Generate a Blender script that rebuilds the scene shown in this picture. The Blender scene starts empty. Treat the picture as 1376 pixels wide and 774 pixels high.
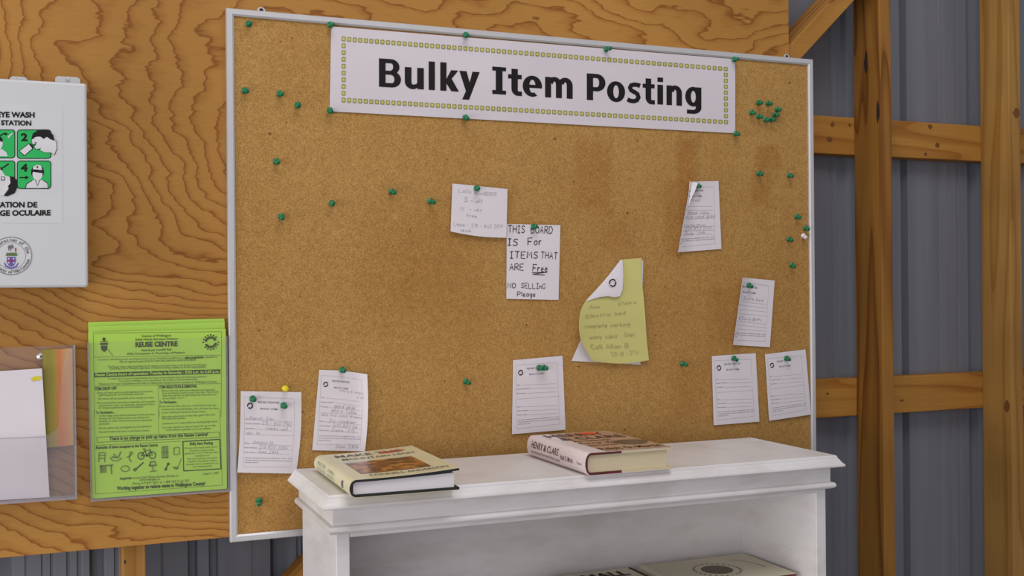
import bpy, bmesh, math, random
from mathutils import Vector, Matrix
from mathutils.geometry import tessellate_polygon
random.seed(7)
scn = bpy.context.scene
COL = scn.collection

# ------------------------------------------------------------------ camera, world, lights, exposure
F = 1470.0                                   # focal length in pixels of the 1376 px wide frame
YAW, PITCH, ROLL = 0.38842, 0.0020, -0.00816
CAM = Vector((0.0, -1.918, 1.5))
cy_, sy_ = math.cos(YAW), math.sin(YAW)
r0 = Vector((cy_, -sy_, 0)); f0 = Vector((sy_, cy_, 0)); u0 = Vector((0, 0, 1))
FW = f0*math.cos(PITCH) + u0*math.sin(PITCH)
u1 = u0*math.cos(PITCH) - f0*math.sin(PITCH)
RT = r0*math.cos(ROLL) + u1*math.sin(ROLL)
UP = u1*math.cos(ROLL) - r0*math.sin(ROLL)
cd = bpy.data.cameras.new('camera'); cam = bpy.data.objects.new('camera', cd); COL.objects.link(cam)
cd.sensor_width = 36.0; cd.lens = F/1376*36.0; cd.clip_start = 0.05
m = Matrix((RT, UP, -FW)).transposed().to_4x4(); m.translation = CAM
cam.matrix_world = m
scn.camera = cam

scn.view_settings.view_transform = 'Standard'
scn.view_settings.look = 'None'
scn.view_settings.exposure = 0.0
scn.view_settings.gamma = 1.0
scn.view_settings.use_curve_mapping = False

w = bpy.data.worlds.new('world'); scn.world = w; w.use_nodes = True
bg = w.node_tree.nodes['Background']
bg.inputs[0].default_value = (0.93, 0.92, 1.0, 1); bg.inputs[1].default_value = 0.33

def area(name, loc, target, sx, sy, power, color):
    l = bpy.data.lights.new(name, 'AREA'); l.shape = 'RECTANGLE'; l.size = sx; l.size_y = sy
    l.energy = power; l.color = color
    o = bpy.data.objects.new(name, l); COL.objects.link(o); o.location = loc
    d = Vector(target) - Vector(loc)
    o.rotation_euler = d.to_track_quat('-Z', 'Y').to_euler()
    return o
# the wide open vehicle door of the shed, left of and behind the camera, and a skylight panel in its roof
area('door_daylight', (-1.5, -3.3, 1.35), (0.7, 0.0, 1.4), 2.4, 2.2, 36, (1.0, 0.97, 0.98))
area('side_door_daylight', (-2.5, -0.95, 0.95), (0.6, -0.2, 1.25), 1.3, 1.7, 42, (1.0, 0.98, 0.98))
area('skylight', (0.5, -1.5, 3.6), (0.7, -0.5, 1.2), 1.6, 1.2, 30, (1.0, 0.97, 0.95))

# ------------------------------------------------------------------ pixel -> place helpers
def ray(px, py):
    return RT*((px-688)/F) - UP*((py-387)/F) + FW
def P(px, py, Y=0.0):                        # point on the upright plane at depth Y
    d = ray(px, py); return CAM + d*((Y-CAM.y)/d.y)
def PZ(px, py, z):
    d = ray(px, py); return CAM + d*((z-CAM.z)/d.z)

YP = 0.016       # plywood face
# ------------------------------------------------------------------ materials
def lin(c):
    c = c/255.0
    return c/12.92 if c <= 0.04045 else ((c+0.055)/1.055)**2.4
def rgb(r, g, b): return (lin(r), lin(g), lin(b), 1)
def new_mat(name):
    mt = bpy.data.materials.new(name); mt.use_nodes = True
    nt = mt.node_tree; bs = nt.nodes['Principled BSDF']
    return mt, nt, bs
def N(nt, t, **kw):
    n = nt.nodes.new(t)
    for k, v in kw.items(): setattr(n, k, v)
    return n
def math_n(nt, op, a, b=None, c=None):
    n = N(nt, 'ShaderNodeMath', operation=op)
    for i, v in enumerate((a, b, c)):
        if v is None: continue
        if isinstance(v, (int, float)): n.inputs[i].default_value = v
        else: nt.links.new(v, n.inputs[i])
    return n.outputs[0]
def mixc(nt, fac, a, b, mode='MIX'):
    n = N(nt, 'ShaderNodeMix', data_type='RGBA', blend_type=mode)
    for s, v in ((n.inputs[0], fac), (n.inputs[6], a), (n.inputs[7], b)):
        if isinstance(v, (int, float)): s.default_value = v
        elif isinstance(v, tuple): s.default_value = v
        else: nt.links.new(v, s)
    return n.outputs[2]
def ramp(nt, fac, stops):
    n = N(nt, 'ShaderNodeValToRGB')
    e = n.color_ramp.elements
    while len(e) < len(stops): e.new(0.5)
    for x, (p, c) in zip(e, stops): x.position = p; x.color = c
    nt.links.new(fac, n.inputs[0]); return n.outputs[0]
def coords(nt, scale=(1, 1, 1), loc=(0, 0, 0), rot=(0, 0, 0)):
    g = N(nt, 'ShaderNodeNewGeometry')
    mp = N(nt, 'ShaderNodeMapping')
    mp.inputs['Scale'].default_value = scale; mp.inputs['Location'].default_value = loc; mp.inputs['Rotation'].default_value = rot
    nt.links.new(g.outputs['Position'], mp.inputs[0]); return mp.outputs[0]
def noise(nt, vec, scale, detail=2, rough=0.5, dist=0.0):
    n = N(nt, 'ShaderNodeTexNoise')
    n.inputs['Scale'].default_value = scale; n.inputs['Detail'].default_value = detail
    n.inputs['Roughness'].default_value = rough; n.inputs['Distortion'].default_value = dist
    nt.links.new(vec, n.inputs['Vector']); return n.outputs['Fac']
def bump(nt, bs, h, strength=0.2, dist=0.002):
    b = N(nt, 'ShaderNodeBump'); b.inputs['Strength'].default_value = strength; b.inputs['Distance'].default_value = dist
    nt.links.new(h, b.inputs['Height']); nt.links.new(b.outputs[0], bs.inputs['Normal'])

def plain(name, col, rough=0.6, metal=0.0, var=0.04, vscale=30, spec=0.4):
    mt, nt, bs = new_mat(name)
    c = coords(nt); f = noise(nt, c, vscale, 3)
    d = tuple(max(0, x*(1-var*2)) for x in col[:3]) + (1,)
    e = tuple(min(1, x*(1+var*2)) for x in col[:3]) + (1,)
    nt.links.new(ramp(nt, f, [(0.3, d), (0.7, e)]), bs.inputs['Base Color'])
    bs.inputs['Roughness'].default_value = rough; bs.inputs['Metallic'].default_value = metal
    bs.inputs['Specular IOR Level'].default_value = spec
    return mt

def clear(name, tint=(0.93, 0.93, 0.95, 1), gloss=0.10, haze=0.06):
    mt = bpy.data.materials.new(name); mt.use_nodes = True; nt = mt.node_tree
    nt.nodes.remove(nt.nodes['Principled BSDF']); out = nt.nodes['Material Output']
    t = N(nt, 'ShaderNodeBsdfTransparent'); t.inputs[0].default_value = tint
    g = N(nt, 'ShaderNodeBsdfGlossy'); g.inputs['Roughness'].default_value = 0.12
    d = N(nt, 'ShaderNodeBsdfDiffuse'); d.inputs[0].default_value = (0.75, 0.72, 0.76, 1)
    m1 = N(nt, 'ShaderNodeMixShader'); m1.inputs[0].default_value = gloss
    m2 = N(nt, 'ShaderNodeMixShader'); m2.inputs[0].default_value = haze
    nt.links.new(t.outputs[0], m1.inputs[1]); nt.links.new(g.outputs[0], m1.inputs[2])
    nt.links.new(m1.outputs[0], m2.inputs[1]); nt.links.new(d.outputs[0], m2.inputs[2])
    nt.links.new(m2.outputs[0], out.inputs[0]); return mt

def plywood():
    mt, nt, bs = new_mat('fir plywood')
    c = coords(nt, (1.6, 1, 3.6), (1.3, 0, 0.4))
    big = noise(nt, c, 1.25, 1.6, 0.35, 0.5)
    zig = noise(nt, coords(nt, (7, 1, 15)), 1.0, 3, 0.5)
    fib = noise(nt, coords(nt, (16, 1, 170)), 1.0, 2, 0.6)
    # the peeled-log figure: rings that close to the left of a heart line and run level to its right
    ctr = P(400, 175, YP)
    g = N(nt, 'ShaderNodeNewGeometry'); sx = N(nt, 'ShaderNodeSeparateXYZ'); nt.links.new(g.outputs['Position'], sx.inputs[0])
    dx = math_n(nt, 'MINIMUM', math_n(nt, 'SUBTRACT', sx.outputs[0], ctr.x), 0.0)
    dz = math_n(nt, 'SUBTRACT', sx.outputs[2], ctr.z)
    dz = math_n(nt, 'ADD', math_n(nt, 'MAXIMUM', dz, 0.0), math_n(nt, 'MULTIPLY', math_n(nt, 'MINIMUM', dz, 0.0), 1.55))
    rr_ = math_n(nt, 'SQRT', math_n(nt, 'ADD', math_n(nt, 'MULTIPLY', dx, dx), math_n(nt, 'MULTIPLY', dz, dz)))
    v = math_n(nt, 'MULTIPLY_ADD', big, 0.42, math_n(nt, 'MULTIPLY', rr_, 1.05))
    v = math_n(nt, 'MULTIPLY_ADD', zig, 0.11, math_n(nt, 'MULTIPLY_ADD', fib, 0.012, v))
    fr = math_n(nt, 'FRACT', math_n(nt, 'MULTIPLY', v, 30.0))
    L, M2, D1 = (0.455, 0.222, 0.048, 1), (0.395, 0.175, 0.034, 1), (0.265, 0.095, 0.014, 1)
    col = ramp(nt, fr, [(0.0, D1), (0.05, L), (0.58, L), (0.86, M2), (0.97, D1)])
    big2 = noise(nt, coords(nt, (1, 1, 1.5)), 2.2, 2)
    col = mixc(nt, 1.0, col, ramp(nt, big2, [(0.3, (0.80, 0.76, 0.70, 1)), (0.65, (1, 1, 1, 1))]), 'MULTIPLY')
    c4 = coords(nt, (30, 1, 420)); col = mixc(nt, 0.35, col, ramp(nt, noise(nt, c4, 1, 2), [(0.3, (0.75, 0.75, 0.75, 1)), (0.7, (1.05, 1.05, 1.05, 1))]), 'MULTIPLY')
    nt.links.new(col, bs.inputs['Base Color']); bs.inputs['Roughness'].default_value = 0.6
    bs.inputs['Specular IOR Level'].default_value = 0.25
    bump(nt, bs, fr, 0.05); return mt

def lumber(name, axis, light, dark, seed=0.0, rings=9.0, turn=0.0):
    mt, nt, bs = new_mat(name)
    s = [7.0, 7.0, 7.0]; s[axis] = 0.55
    k = coords(nt, (1, 1, 1), (0, 0, 0), (0, turn, 0)) if turn else coords(nt, tuple(s), (seed, seed*1.7, seed*0.6))
    if turn:
        mp = N(nt, 'ShaderNodeMapping'); mp.inputs['Scale'].default_value = tuple(s); mp.inputs['Location'].default_value = (seed, seed*1.7, seed*.6)
        nt.links.new(k, mp.inputs[0]); k = mp.outputs[0]
    big = noise(nt, k, 1.2, 2, 0.45, 0.35)
    fr = math_n(nt, 'FRACT', math_n(nt, 'MULTIPLY', big, rings))
    md = tuple((a*0.6+b*0.4) for a, b in zip(light, dark))
    col = ramp(nt, fr, [(0.0, md), (0.15, light), (0.6, light), (0.95, dark)])
    s2 = [220.0]*3; s2[axis] = 8
    col = mixc(nt, 0.5, col, ramp(nt, noise(nt, coords(nt, tuple(s2)), 1, 2), [(0.3, (0.78, 0.76, 0.72, 1)), (0.7, (1, 1, 1, 1))]), 'MULTIPLY')
    col = mixc(nt, 0.8, col, ramp(nt, noise(nt, coords(nt, (3, 3, 3), (seed, 0, 0)), 1.5, 2), [(0.3, (0.78, 0.74, 0.68, 1)), (0.7, (1, 1, 1, 1))]), 'MULTIPLY')
    nt.links.new(col, bs.inputs['Base Color']); bs.inputs['Roughness'].default_value = 0.6
    bs.inputs['Specular IOR Level'].default_value = 0.25
    return mt

def cork(patches):
    mt, nt, bs = new_mat('cork')
    c = coords(nt)
    fine = noise(nt, c, 420, 3, 0.7); mid = noise(nt, c, 110, 3, 0.6); big = noise(nt, coords(nt, (1, 1, .55)), 5.5, 3, 0.55)
    col = ramp(nt, fine, [(0.30, (0.295, 0.150, 0.042, 1)), (0.5, (0.455, 0.255, 0.078, 1)), (0.72, (0.59, 0.36, 0.130, 1))])
    col = mixc(nt, 0.55, col, ramp(nt, mid, [(0.3, (0.74, 0.70, 0.64, 1)), (0.68, (1.0, 1.0, 1.0, 1))]), 'MULTIPLY')
    col = mixc(nt, 1.0, col, ramp(nt, big, [(0.32, (0.93, 0.89, 0.82, 1)), (0.60, (1, 1, 1, 1))]), 'MULTIPLY')
    g = N(nt, 'ShaderNodeNewGeometry'); sx = N(nt, 'ShaderNodeSeparateXYZ'); nt.links.new(g.outputs['Position'], sx.inputs[0])
    wob = math_n(nt, 'MULTIPLY_ADD', noise(nt, c, 14, 3), 0.05, -0.025)
    X = math_n(nt, 'ADD', sx.outputs[0], wob); Z = math_n(nt, 'ADD', sx.outputs[2], wob)
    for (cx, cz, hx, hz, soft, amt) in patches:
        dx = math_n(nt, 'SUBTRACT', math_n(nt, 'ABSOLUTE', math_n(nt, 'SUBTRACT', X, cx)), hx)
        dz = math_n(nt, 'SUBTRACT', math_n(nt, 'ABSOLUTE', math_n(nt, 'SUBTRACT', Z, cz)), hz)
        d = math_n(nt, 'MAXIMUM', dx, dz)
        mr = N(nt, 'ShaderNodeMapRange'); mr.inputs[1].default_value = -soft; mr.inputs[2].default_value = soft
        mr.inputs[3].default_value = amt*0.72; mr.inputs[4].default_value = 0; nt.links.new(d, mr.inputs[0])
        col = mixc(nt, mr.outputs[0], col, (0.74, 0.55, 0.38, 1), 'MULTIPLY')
    # dark specks
    sp = noise(nt, coords(nt, loc=(3, 0, 5)), 95, 1)
    col = mixc(nt, ramp(nt, sp, [(0.785, (0, 0, 0, 1)), (0.81, (1, 1, 1, 1))]), col, (0.16, 0.07, 0.02, 1))
    nt.links.new(col, bs.inputs['Base Color']); bs.inputs['Roughness'].default_value = 0.85
    bs.inputs['Specular IOR Level'].default_value = 0.15
    bump(nt, bs, fine, 0.25, 0.001); return mt

def white_paint():
    mt, nt, bs = new_mat('worn white paint')
    c = coords(nt, (1, 1, 3)); st = noise(nt, c, 9, 4, 0.6)
    col = ramp(nt, st, [(0.30, (0.66, 0.62, 0.60, 1)), (0.55, (0.76, 0.735, 0.73, 1))])
    sc = noise(nt, coords(nt, (9, 40, 40), (2, 1, 0)), 3.0, 4, 0.7)
    col = mixc(nt, ramp(nt, sc, [(0.70, (0, 0, 0, 1)), (0.75, (0.6, 0.6, 0.6, 1))]), col, (0.42, 0.36, 0.30, 1))
    nt.links.new(col, bs.inputs['Base Color']); bs.inputs['Roughness'].default_value = 0.42
    bump(nt, bs, noise(nt, coords(nt, (4, 4, 60)), 3, 3), 0.06, 0.002)
    return mt

def metal_siding():
    mt, nt, bs = new_mat('grey painted steel')
    f = noise(nt, coords(nt, (14, 1, 0.6)), 2, 3)
    nt.links.new(ramp(nt, f, [(0.3, (0.155, 0.162, 0.190, 1)), (0.7, (0.190, 0.198, 0.230, 1))]), bs.inputs['Base Color'])
    bs.inputs['Roughness'].default_value = 0.38; bs.inputs['Specular IOR Level'].default_value = 0.5
    return mt

M = {}
M['ply'] = plywood()
M['post'] = lumber('post lumber', 2, (0.36, 0.165, 0.032, 1), (0.20, 0.072, 0.011, 1), 1.3)
M['post2'] = lumber('pale post lumber', 2, (0.42, 0.225, 0.058, 1), (0.33, 0.15, 0.03, 1), 4.7, 6)
M['girt'] = lumber('girt lumber', 0, (0.53, 0.255, 0.052, 1), (0.39, 0.155, 0.026, 1), 7.9, 7)
M['brace'] = lumber('brace lumber', 0, (0.46, 0.22, 0.046, 1), (0.27, 0.10, 0.016, 1), 2.2, 9, math.radians(45))
M['alu'] = plain('brushed aluminium', (0.60, 0.59, 0.60, 1), 0.42, 0.35, 0.012, 25)
M['zinc'] = plain('zinc plated steel', (0.55, 0.55, 0.56, 1), 0.35, 0.6)
M['dark'] = plain('dark knot wood', (0.035, 0.02, 0.012, 1), 0.8)
M['knot'] = plain('brown knot wood', (0.17, 0.065, 0.014, 1), 0.7)
M['paper'] = plain('white paper', (0.715, 0.665, 0.695, 1), 0.8, 0, 0.01, 12, 0.2)
M['banner'] = plain('laminated paper', (0.655, 0.60, 0.64, 1), 0.35, 0, 0.015, 9, 0.5)
M['ink'] = plain('black ink', (0.012, 0.010, 0.010, 1), 0.6, 0, 0.02, 30, 0.2)
M['print'] = plain('grey toner print', (0.16, 0.145, 0.155, 1), 0.7)
M['rule'] = plain('pale ruled line', (0.42, 0.395, 0.41, 1), 0.7)
M['pen'] = plain('faint ballpoint pen', (0.34, 0.31, 0.36, 1), 0.7)
M['marker'] = plain('black felt pen', (0.035, 0.03, 0.035, 1), 0.6)
M['olive'] = plain('olive border ink', (0.29, 0.27, 0.075, 1), 0.5)
M['lime'] = plain('pale lime ink', (0.55, 0.53, 0.17, 1), 0.5)
M['green'] = plain('lime green paper', (0.40, 0.63, 0.095, 1), 0.75, 0, 0.015, 8, 0.2)
M['green_ink'] = plain('toner on green paper', (0.055, 0.075, 0.02, 1), 0.7)
M['green_faint'] = plain('small toner print on green paper', (0.15, 0.21, 0.045, 1), 0.7)
M['yellow'] = plain('pale yellow copy paper', (0.60, 0.56, 0.20, 1), 0.8, 0, 0.02, 10, 0.2)
M['yellow_pen'] = plain('faint pen on yellow paper', (0.36, 0.34, 0.15, 1), 0.8)
M['box'] = plain('white enamelled steel', (0.575, 0.58, 0.59, 1), 0.38, 0, 0.015, 6)
M['decal'] = plain('white vinyl label', (0.58, 0.585, 0.595, 1), 0.45, 0, 0.01)
M['sign_green'] = plain('safety green', (0.012, 0.42, 0.09, 1), 0.45)
M['skin_white'] = plain('pictogram white', (0.63, 0.62, 0.64, 1), 0.45)
M['pin_green'] = plain('green plastic', (0.007, 0.165, 0.065, 1), 0.28, 0, 0.05)
M['pin_yellow'] = plain('yellow plastic', (0.70, 0.58, 0.02, 1), 0.3, 0, 0.05)
M['pin_white'] = plain('white plastic', (0.75, 0.70, 0.68, 1), 0.3, 0, 0.03)
M['needle'] = plain('steel needle', (0.6, 0.6, 0.6, 1), 0.25, 0.9)
M['acrylic'] = clear('clear acrylic', (0.985, 0.985, 0.99, 1), 0.03, 0.012)
M['acrylic_dull'] = clear('hazy clear acrylic', (0.975, 0.97, 0.975, 1), 0.045, 0.045)  # clear acrylic with extra diffuse haze mixed in
M['acrylic_edge'] = clear('clear acrylic edge', (0.86, 0.84, 0.87, 1), 0.12, 0.25)
M['white'] = white_paint()
M['siding'] = metal_siding()
M['concrete'] = plain('concrete', (0.17, 0.165, 0.16, 1), 0.85, 0, 0.12, 4)
M['cream'] = plain('cream dust jacket', (0.71, 0.66, 0.42, 1), 0.3, 0, 0.02, 10)
M['black_cloth'] = plain('black book cloth', (0.018, 0.02, 0.018, 1), 0.6)
M['pages'] = plain('white page block', (0.74, 0.70, 0.72, 1), 0.85, 0, 0.008, 250)
M['pages_cream'] = plain('cream page block', (0.66, 0.56, 0.37, 1), 0.85, 0, 0.012, 250)
M['pink'] = plain('pale pink dust jacket', (0.76, 0.66, 0.67, 1), 0.35, 0, 0.02, 10)
M['tan'] = plain('tan printed jacket front', (0.47, 0.30, 0.20, 1), 0.3, 0, 0.06, 60)
M['maroon'] = plain('maroon book cloth', (0.12, 0.02, 0.025, 1), 0.6)
M['maroon_ink'] = plain('brown ink', (0.115, 0.045, 0.035, 1), 0.5)
M['grey_ink'] = plain('grey green ink', (0.30, 0.34, 0.30, 1), 0.5)
M['sticker'] = plain('red orange sticker', (0.78, 0.07, 0.02, 1), 0.5)
M['cream_board'] = plain('cream printed boards', (0.63, 0.575, 0.42, 1), 0.45, 0, 0.03, 12)
M['seal_ink'] = plain('olive seal ink', (0.10, 0.085, 0.035, 1), 0.5, 0, 0.3, 300)
M['portrait'] = plain('brown portrait print', (0.12, 0.08, 0.055, 1), 0.4, 0, 0.25, 70)
M['blue_ink'] = plain('blue violet ink', (0.11, 0.10, 0.42, 1), 0.5)
M['red_ink'] = plain('red ink', (0.42, 0.03, 0.06, 1), 0.5)
M['crest_green'] = plain('crest green ink', (0.10, 0.16, 0.04, 1), 0.5)

def reflection_mat():  # coloured reflections in the acrylic, painted as a green to orange gradient
    mt, nt, bs = new_mat('green and orange reflection colours')
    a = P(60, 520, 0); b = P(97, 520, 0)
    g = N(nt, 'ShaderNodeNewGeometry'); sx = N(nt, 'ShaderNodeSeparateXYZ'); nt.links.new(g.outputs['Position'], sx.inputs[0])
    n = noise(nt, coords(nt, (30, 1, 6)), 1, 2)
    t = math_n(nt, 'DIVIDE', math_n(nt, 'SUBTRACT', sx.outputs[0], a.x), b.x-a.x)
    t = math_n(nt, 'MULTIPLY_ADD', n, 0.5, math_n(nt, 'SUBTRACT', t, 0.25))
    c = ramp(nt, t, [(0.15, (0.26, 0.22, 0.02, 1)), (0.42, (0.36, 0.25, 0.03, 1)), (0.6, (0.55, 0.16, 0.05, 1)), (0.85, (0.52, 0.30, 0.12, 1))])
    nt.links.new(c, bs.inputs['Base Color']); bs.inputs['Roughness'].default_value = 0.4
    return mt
M['leaflet'] = reflection_mat()

def cover_photo_mat(lo, hi):
    mt, nt, bs = new_mat('autumn hillside photograph')
    g = N(nt, 'ShaderNodeNewGeometry'); sx = N(nt, 'ShaderNodeSeparateXYZ'); nt.links.new(g.outputs['Position'], sx.inputs[0])
    v = math_n(nt, 'DIVIDE', math_n(nt, 'SUBTRACT', sx.outputs[1], lo.y), hi.y-lo.y)
    n1 = noise(nt, coords(nt), 22, 3); n2 = noise(nt, coords(nt), 60, 3)
    hill = math_n(nt, 'GREATER_THAN', math_n(nt, 'MULTIPLY_ADD', n1, 0.5, 0.42), v)
    land = ramp(nt, n2, [(0.35, (0.055, 0.022, 0.014, 1)), (0.5, (0.20, 0.065, 0.02, 1)), (0.62, (0.50, 0.20, 0.04, 1))])
    c = mixc(nt, hill, (0.36, 0.39, 0.52, 1), land)
    nt.links.new(c, bs.inputs['Base Color']); bs.inputs['Roughness'].default_value = 0.28
    return mt

# ------------------------------------------------------------------ mesh builder
class MB:
    def __init__(s): s.v = []; s.f = []; s.m = []
    def add(s, vs, fs, mi=0):
        o = len(s.v); s.v += [Vector(v) for v in vs]
        for f in fs: s.f.append([i+o for i in f]); s.m.append(mi)
        return s
    def box(s, a, b, mi=0):
        x0, y0, z0 = a; x1, y1, z1 = b
        vs = [(x0,y0,z0),(x1,y0,z0),(x1,y1,z0),(x0,y1,z0),(x0,y0,z1),(x1,y0,z1),(x1,y1,z1),(x0,y1,z1)]
        return s.add(vs, [(3,2,1,0),(4,5,6,7),(0,1,5,4),(1,2,6,5),(2,3,7,6),(3,0,4,7)], mi)
    def prism(s, pts, vec, mi=0):            # polygon of 3D points swept along vec
        n = len(pts); pts = [Vector(p) for p in pts]; vec = Vector(vec)
        tri = tessellate_polygon([pts])
        fs = [tuple(t) for t in tri] + [tuple(i+n for i in reversed(t)) for t in tri]
        fs += [(i, (i+1) % n, (i+1) % n+n, i+n) for i in range(n)]
        return s.add(pts+[p+vec for p in pts], fs, mi)
    def lathe(s, prof, c, ax, seg=20, mi=0):
        c = Vector(c); ax = Vector(ax).normalized(); u = ax.orthogonal().normalized(); v = ax.cross(u)
        vs = []; n = len(prof)
        for k in range(seg):
            a = 2*math.pi*k/seg; d = u*math.cos(a)+v*math.sin(a)
            for r, h in prof: vs.append(c+ax*h+d*r)
        fs = []
        for k in range(seg):
            k2 = (k+1) % seg
            for i in range(n-1): fs.append((k*n+i, k2*n+i, k2*n+i+1, k*n+i+1))
        fs.append([k*n for k in reversed(range(seg))]); fs.append([k*n+n-1 for k in range(seg)])
        return s.add(vs, fs, mi)
    def sweep(s, prof, path, mi=0):          # prof: list of (out, z); path: list of (x, y, nx, ny) mitred corners
        n = len(prof); vs = []
        for (x, y, nx, ny) in path:
            for o, z in prof: vs.append((x+nx*o, y+ny*o, z))
        fs = []
        for k in range(len(path)-1):
            for i in range(n): fs.append((k*n+i, (k+1)*n+i, (k+1)*n+(i+1) % n, k*n+(i+1) % n))
        fs.append(list(range(n))[::-1]); fs.append([(len(path)-1)*n+i for i in range(n)])
        return s.add(vs, fs, mi)

def obj(name, mb, mats, parent=None, bevel=0.0, smooth=False, loc=None, normals=True):
    me = bpy.data.meshes.new(name)
    if not isinstance(mats, (list, tuple)): mats = [mats]
    if parent is not None:
        root = parent
        while root.parent: root = root.parent
        base = root.location.copy()
    elif loc is not None: base = Vector(loc)
    else:
        xs = [v.x for v in mb.v]; ys = [v.y for v in mb.v]; zs = [v.z for v in mb.v]
        base = Vector(((min(xs)+max(xs))/2, (min(ys)+max(ys))/2, min(zs)))
    me.from_pydata([v-base for v in mb.v], [], mb.f)
    for mt in mats: me.materials.append(M[mt] if isinstance(mt, str) else mt)
    me.polygons.foreach_set('material_index', mb.m)
    if normals:
        bm = bmesh.new(); bm.from_mesh(me); bmesh.ops.recalc_face_normals(bm, faces=bm.faces); bm.to_mesh(me); bm.free()
    if smooth:
        me.shade_smooth(); me.set_sharp_from_angle(angle=0.7)
    o = bpy.data.objects.new(name, me); COL.objects.link(o)
    if parent is None: o.location = base
    else: o.parent = parent
    if bevel:
        b = o.modifiers.new('bevel', 'BEVEL'); b.width = bevel; b.segments = 2; b.limit_method = 'ANGLE'
    return o
def tag(o, label, cat, group=None):
    o['label'] = label; o['category'] = cat
    if group: o['group'] = group
    return o
def thing(name, loc, label, cat, group=None, rot=(0, 0, 0)):
    o = bpy.data.objects.new(name, None); COL.objects.link(o); o.location = loc; o.rotation_euler = rot
    o.empty_display_size = 0.05
    return tag(o, label, cat, group)

# ------------------------------------------------------------------ lettering
_tc = {}
def text_mesh(s, bold=0.0):
    k = (s, bold)
    if k in _tc: return _tc[k]
    c = bpy.data.curves.new('t', 'FONT'); c.body = s; c.offset = bold; c.resolution_u = 3; c.fill_mode = 'FRONT'
    o = bpy.data.objects.new('t', c)
    me = bpy.data.meshes.new_from_object(o)
    vs = [(v.co.x, v.co.y) for v in me.vertices]; fs = [tuple(p.vertices) for p in me.polygons]
    bpy.data.objects.remove(o); bpy.data.curves.remove(c); bpy.data.meshes.remove(me)
    _tc[k] = (vs, fs); return _tc[k]

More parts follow.
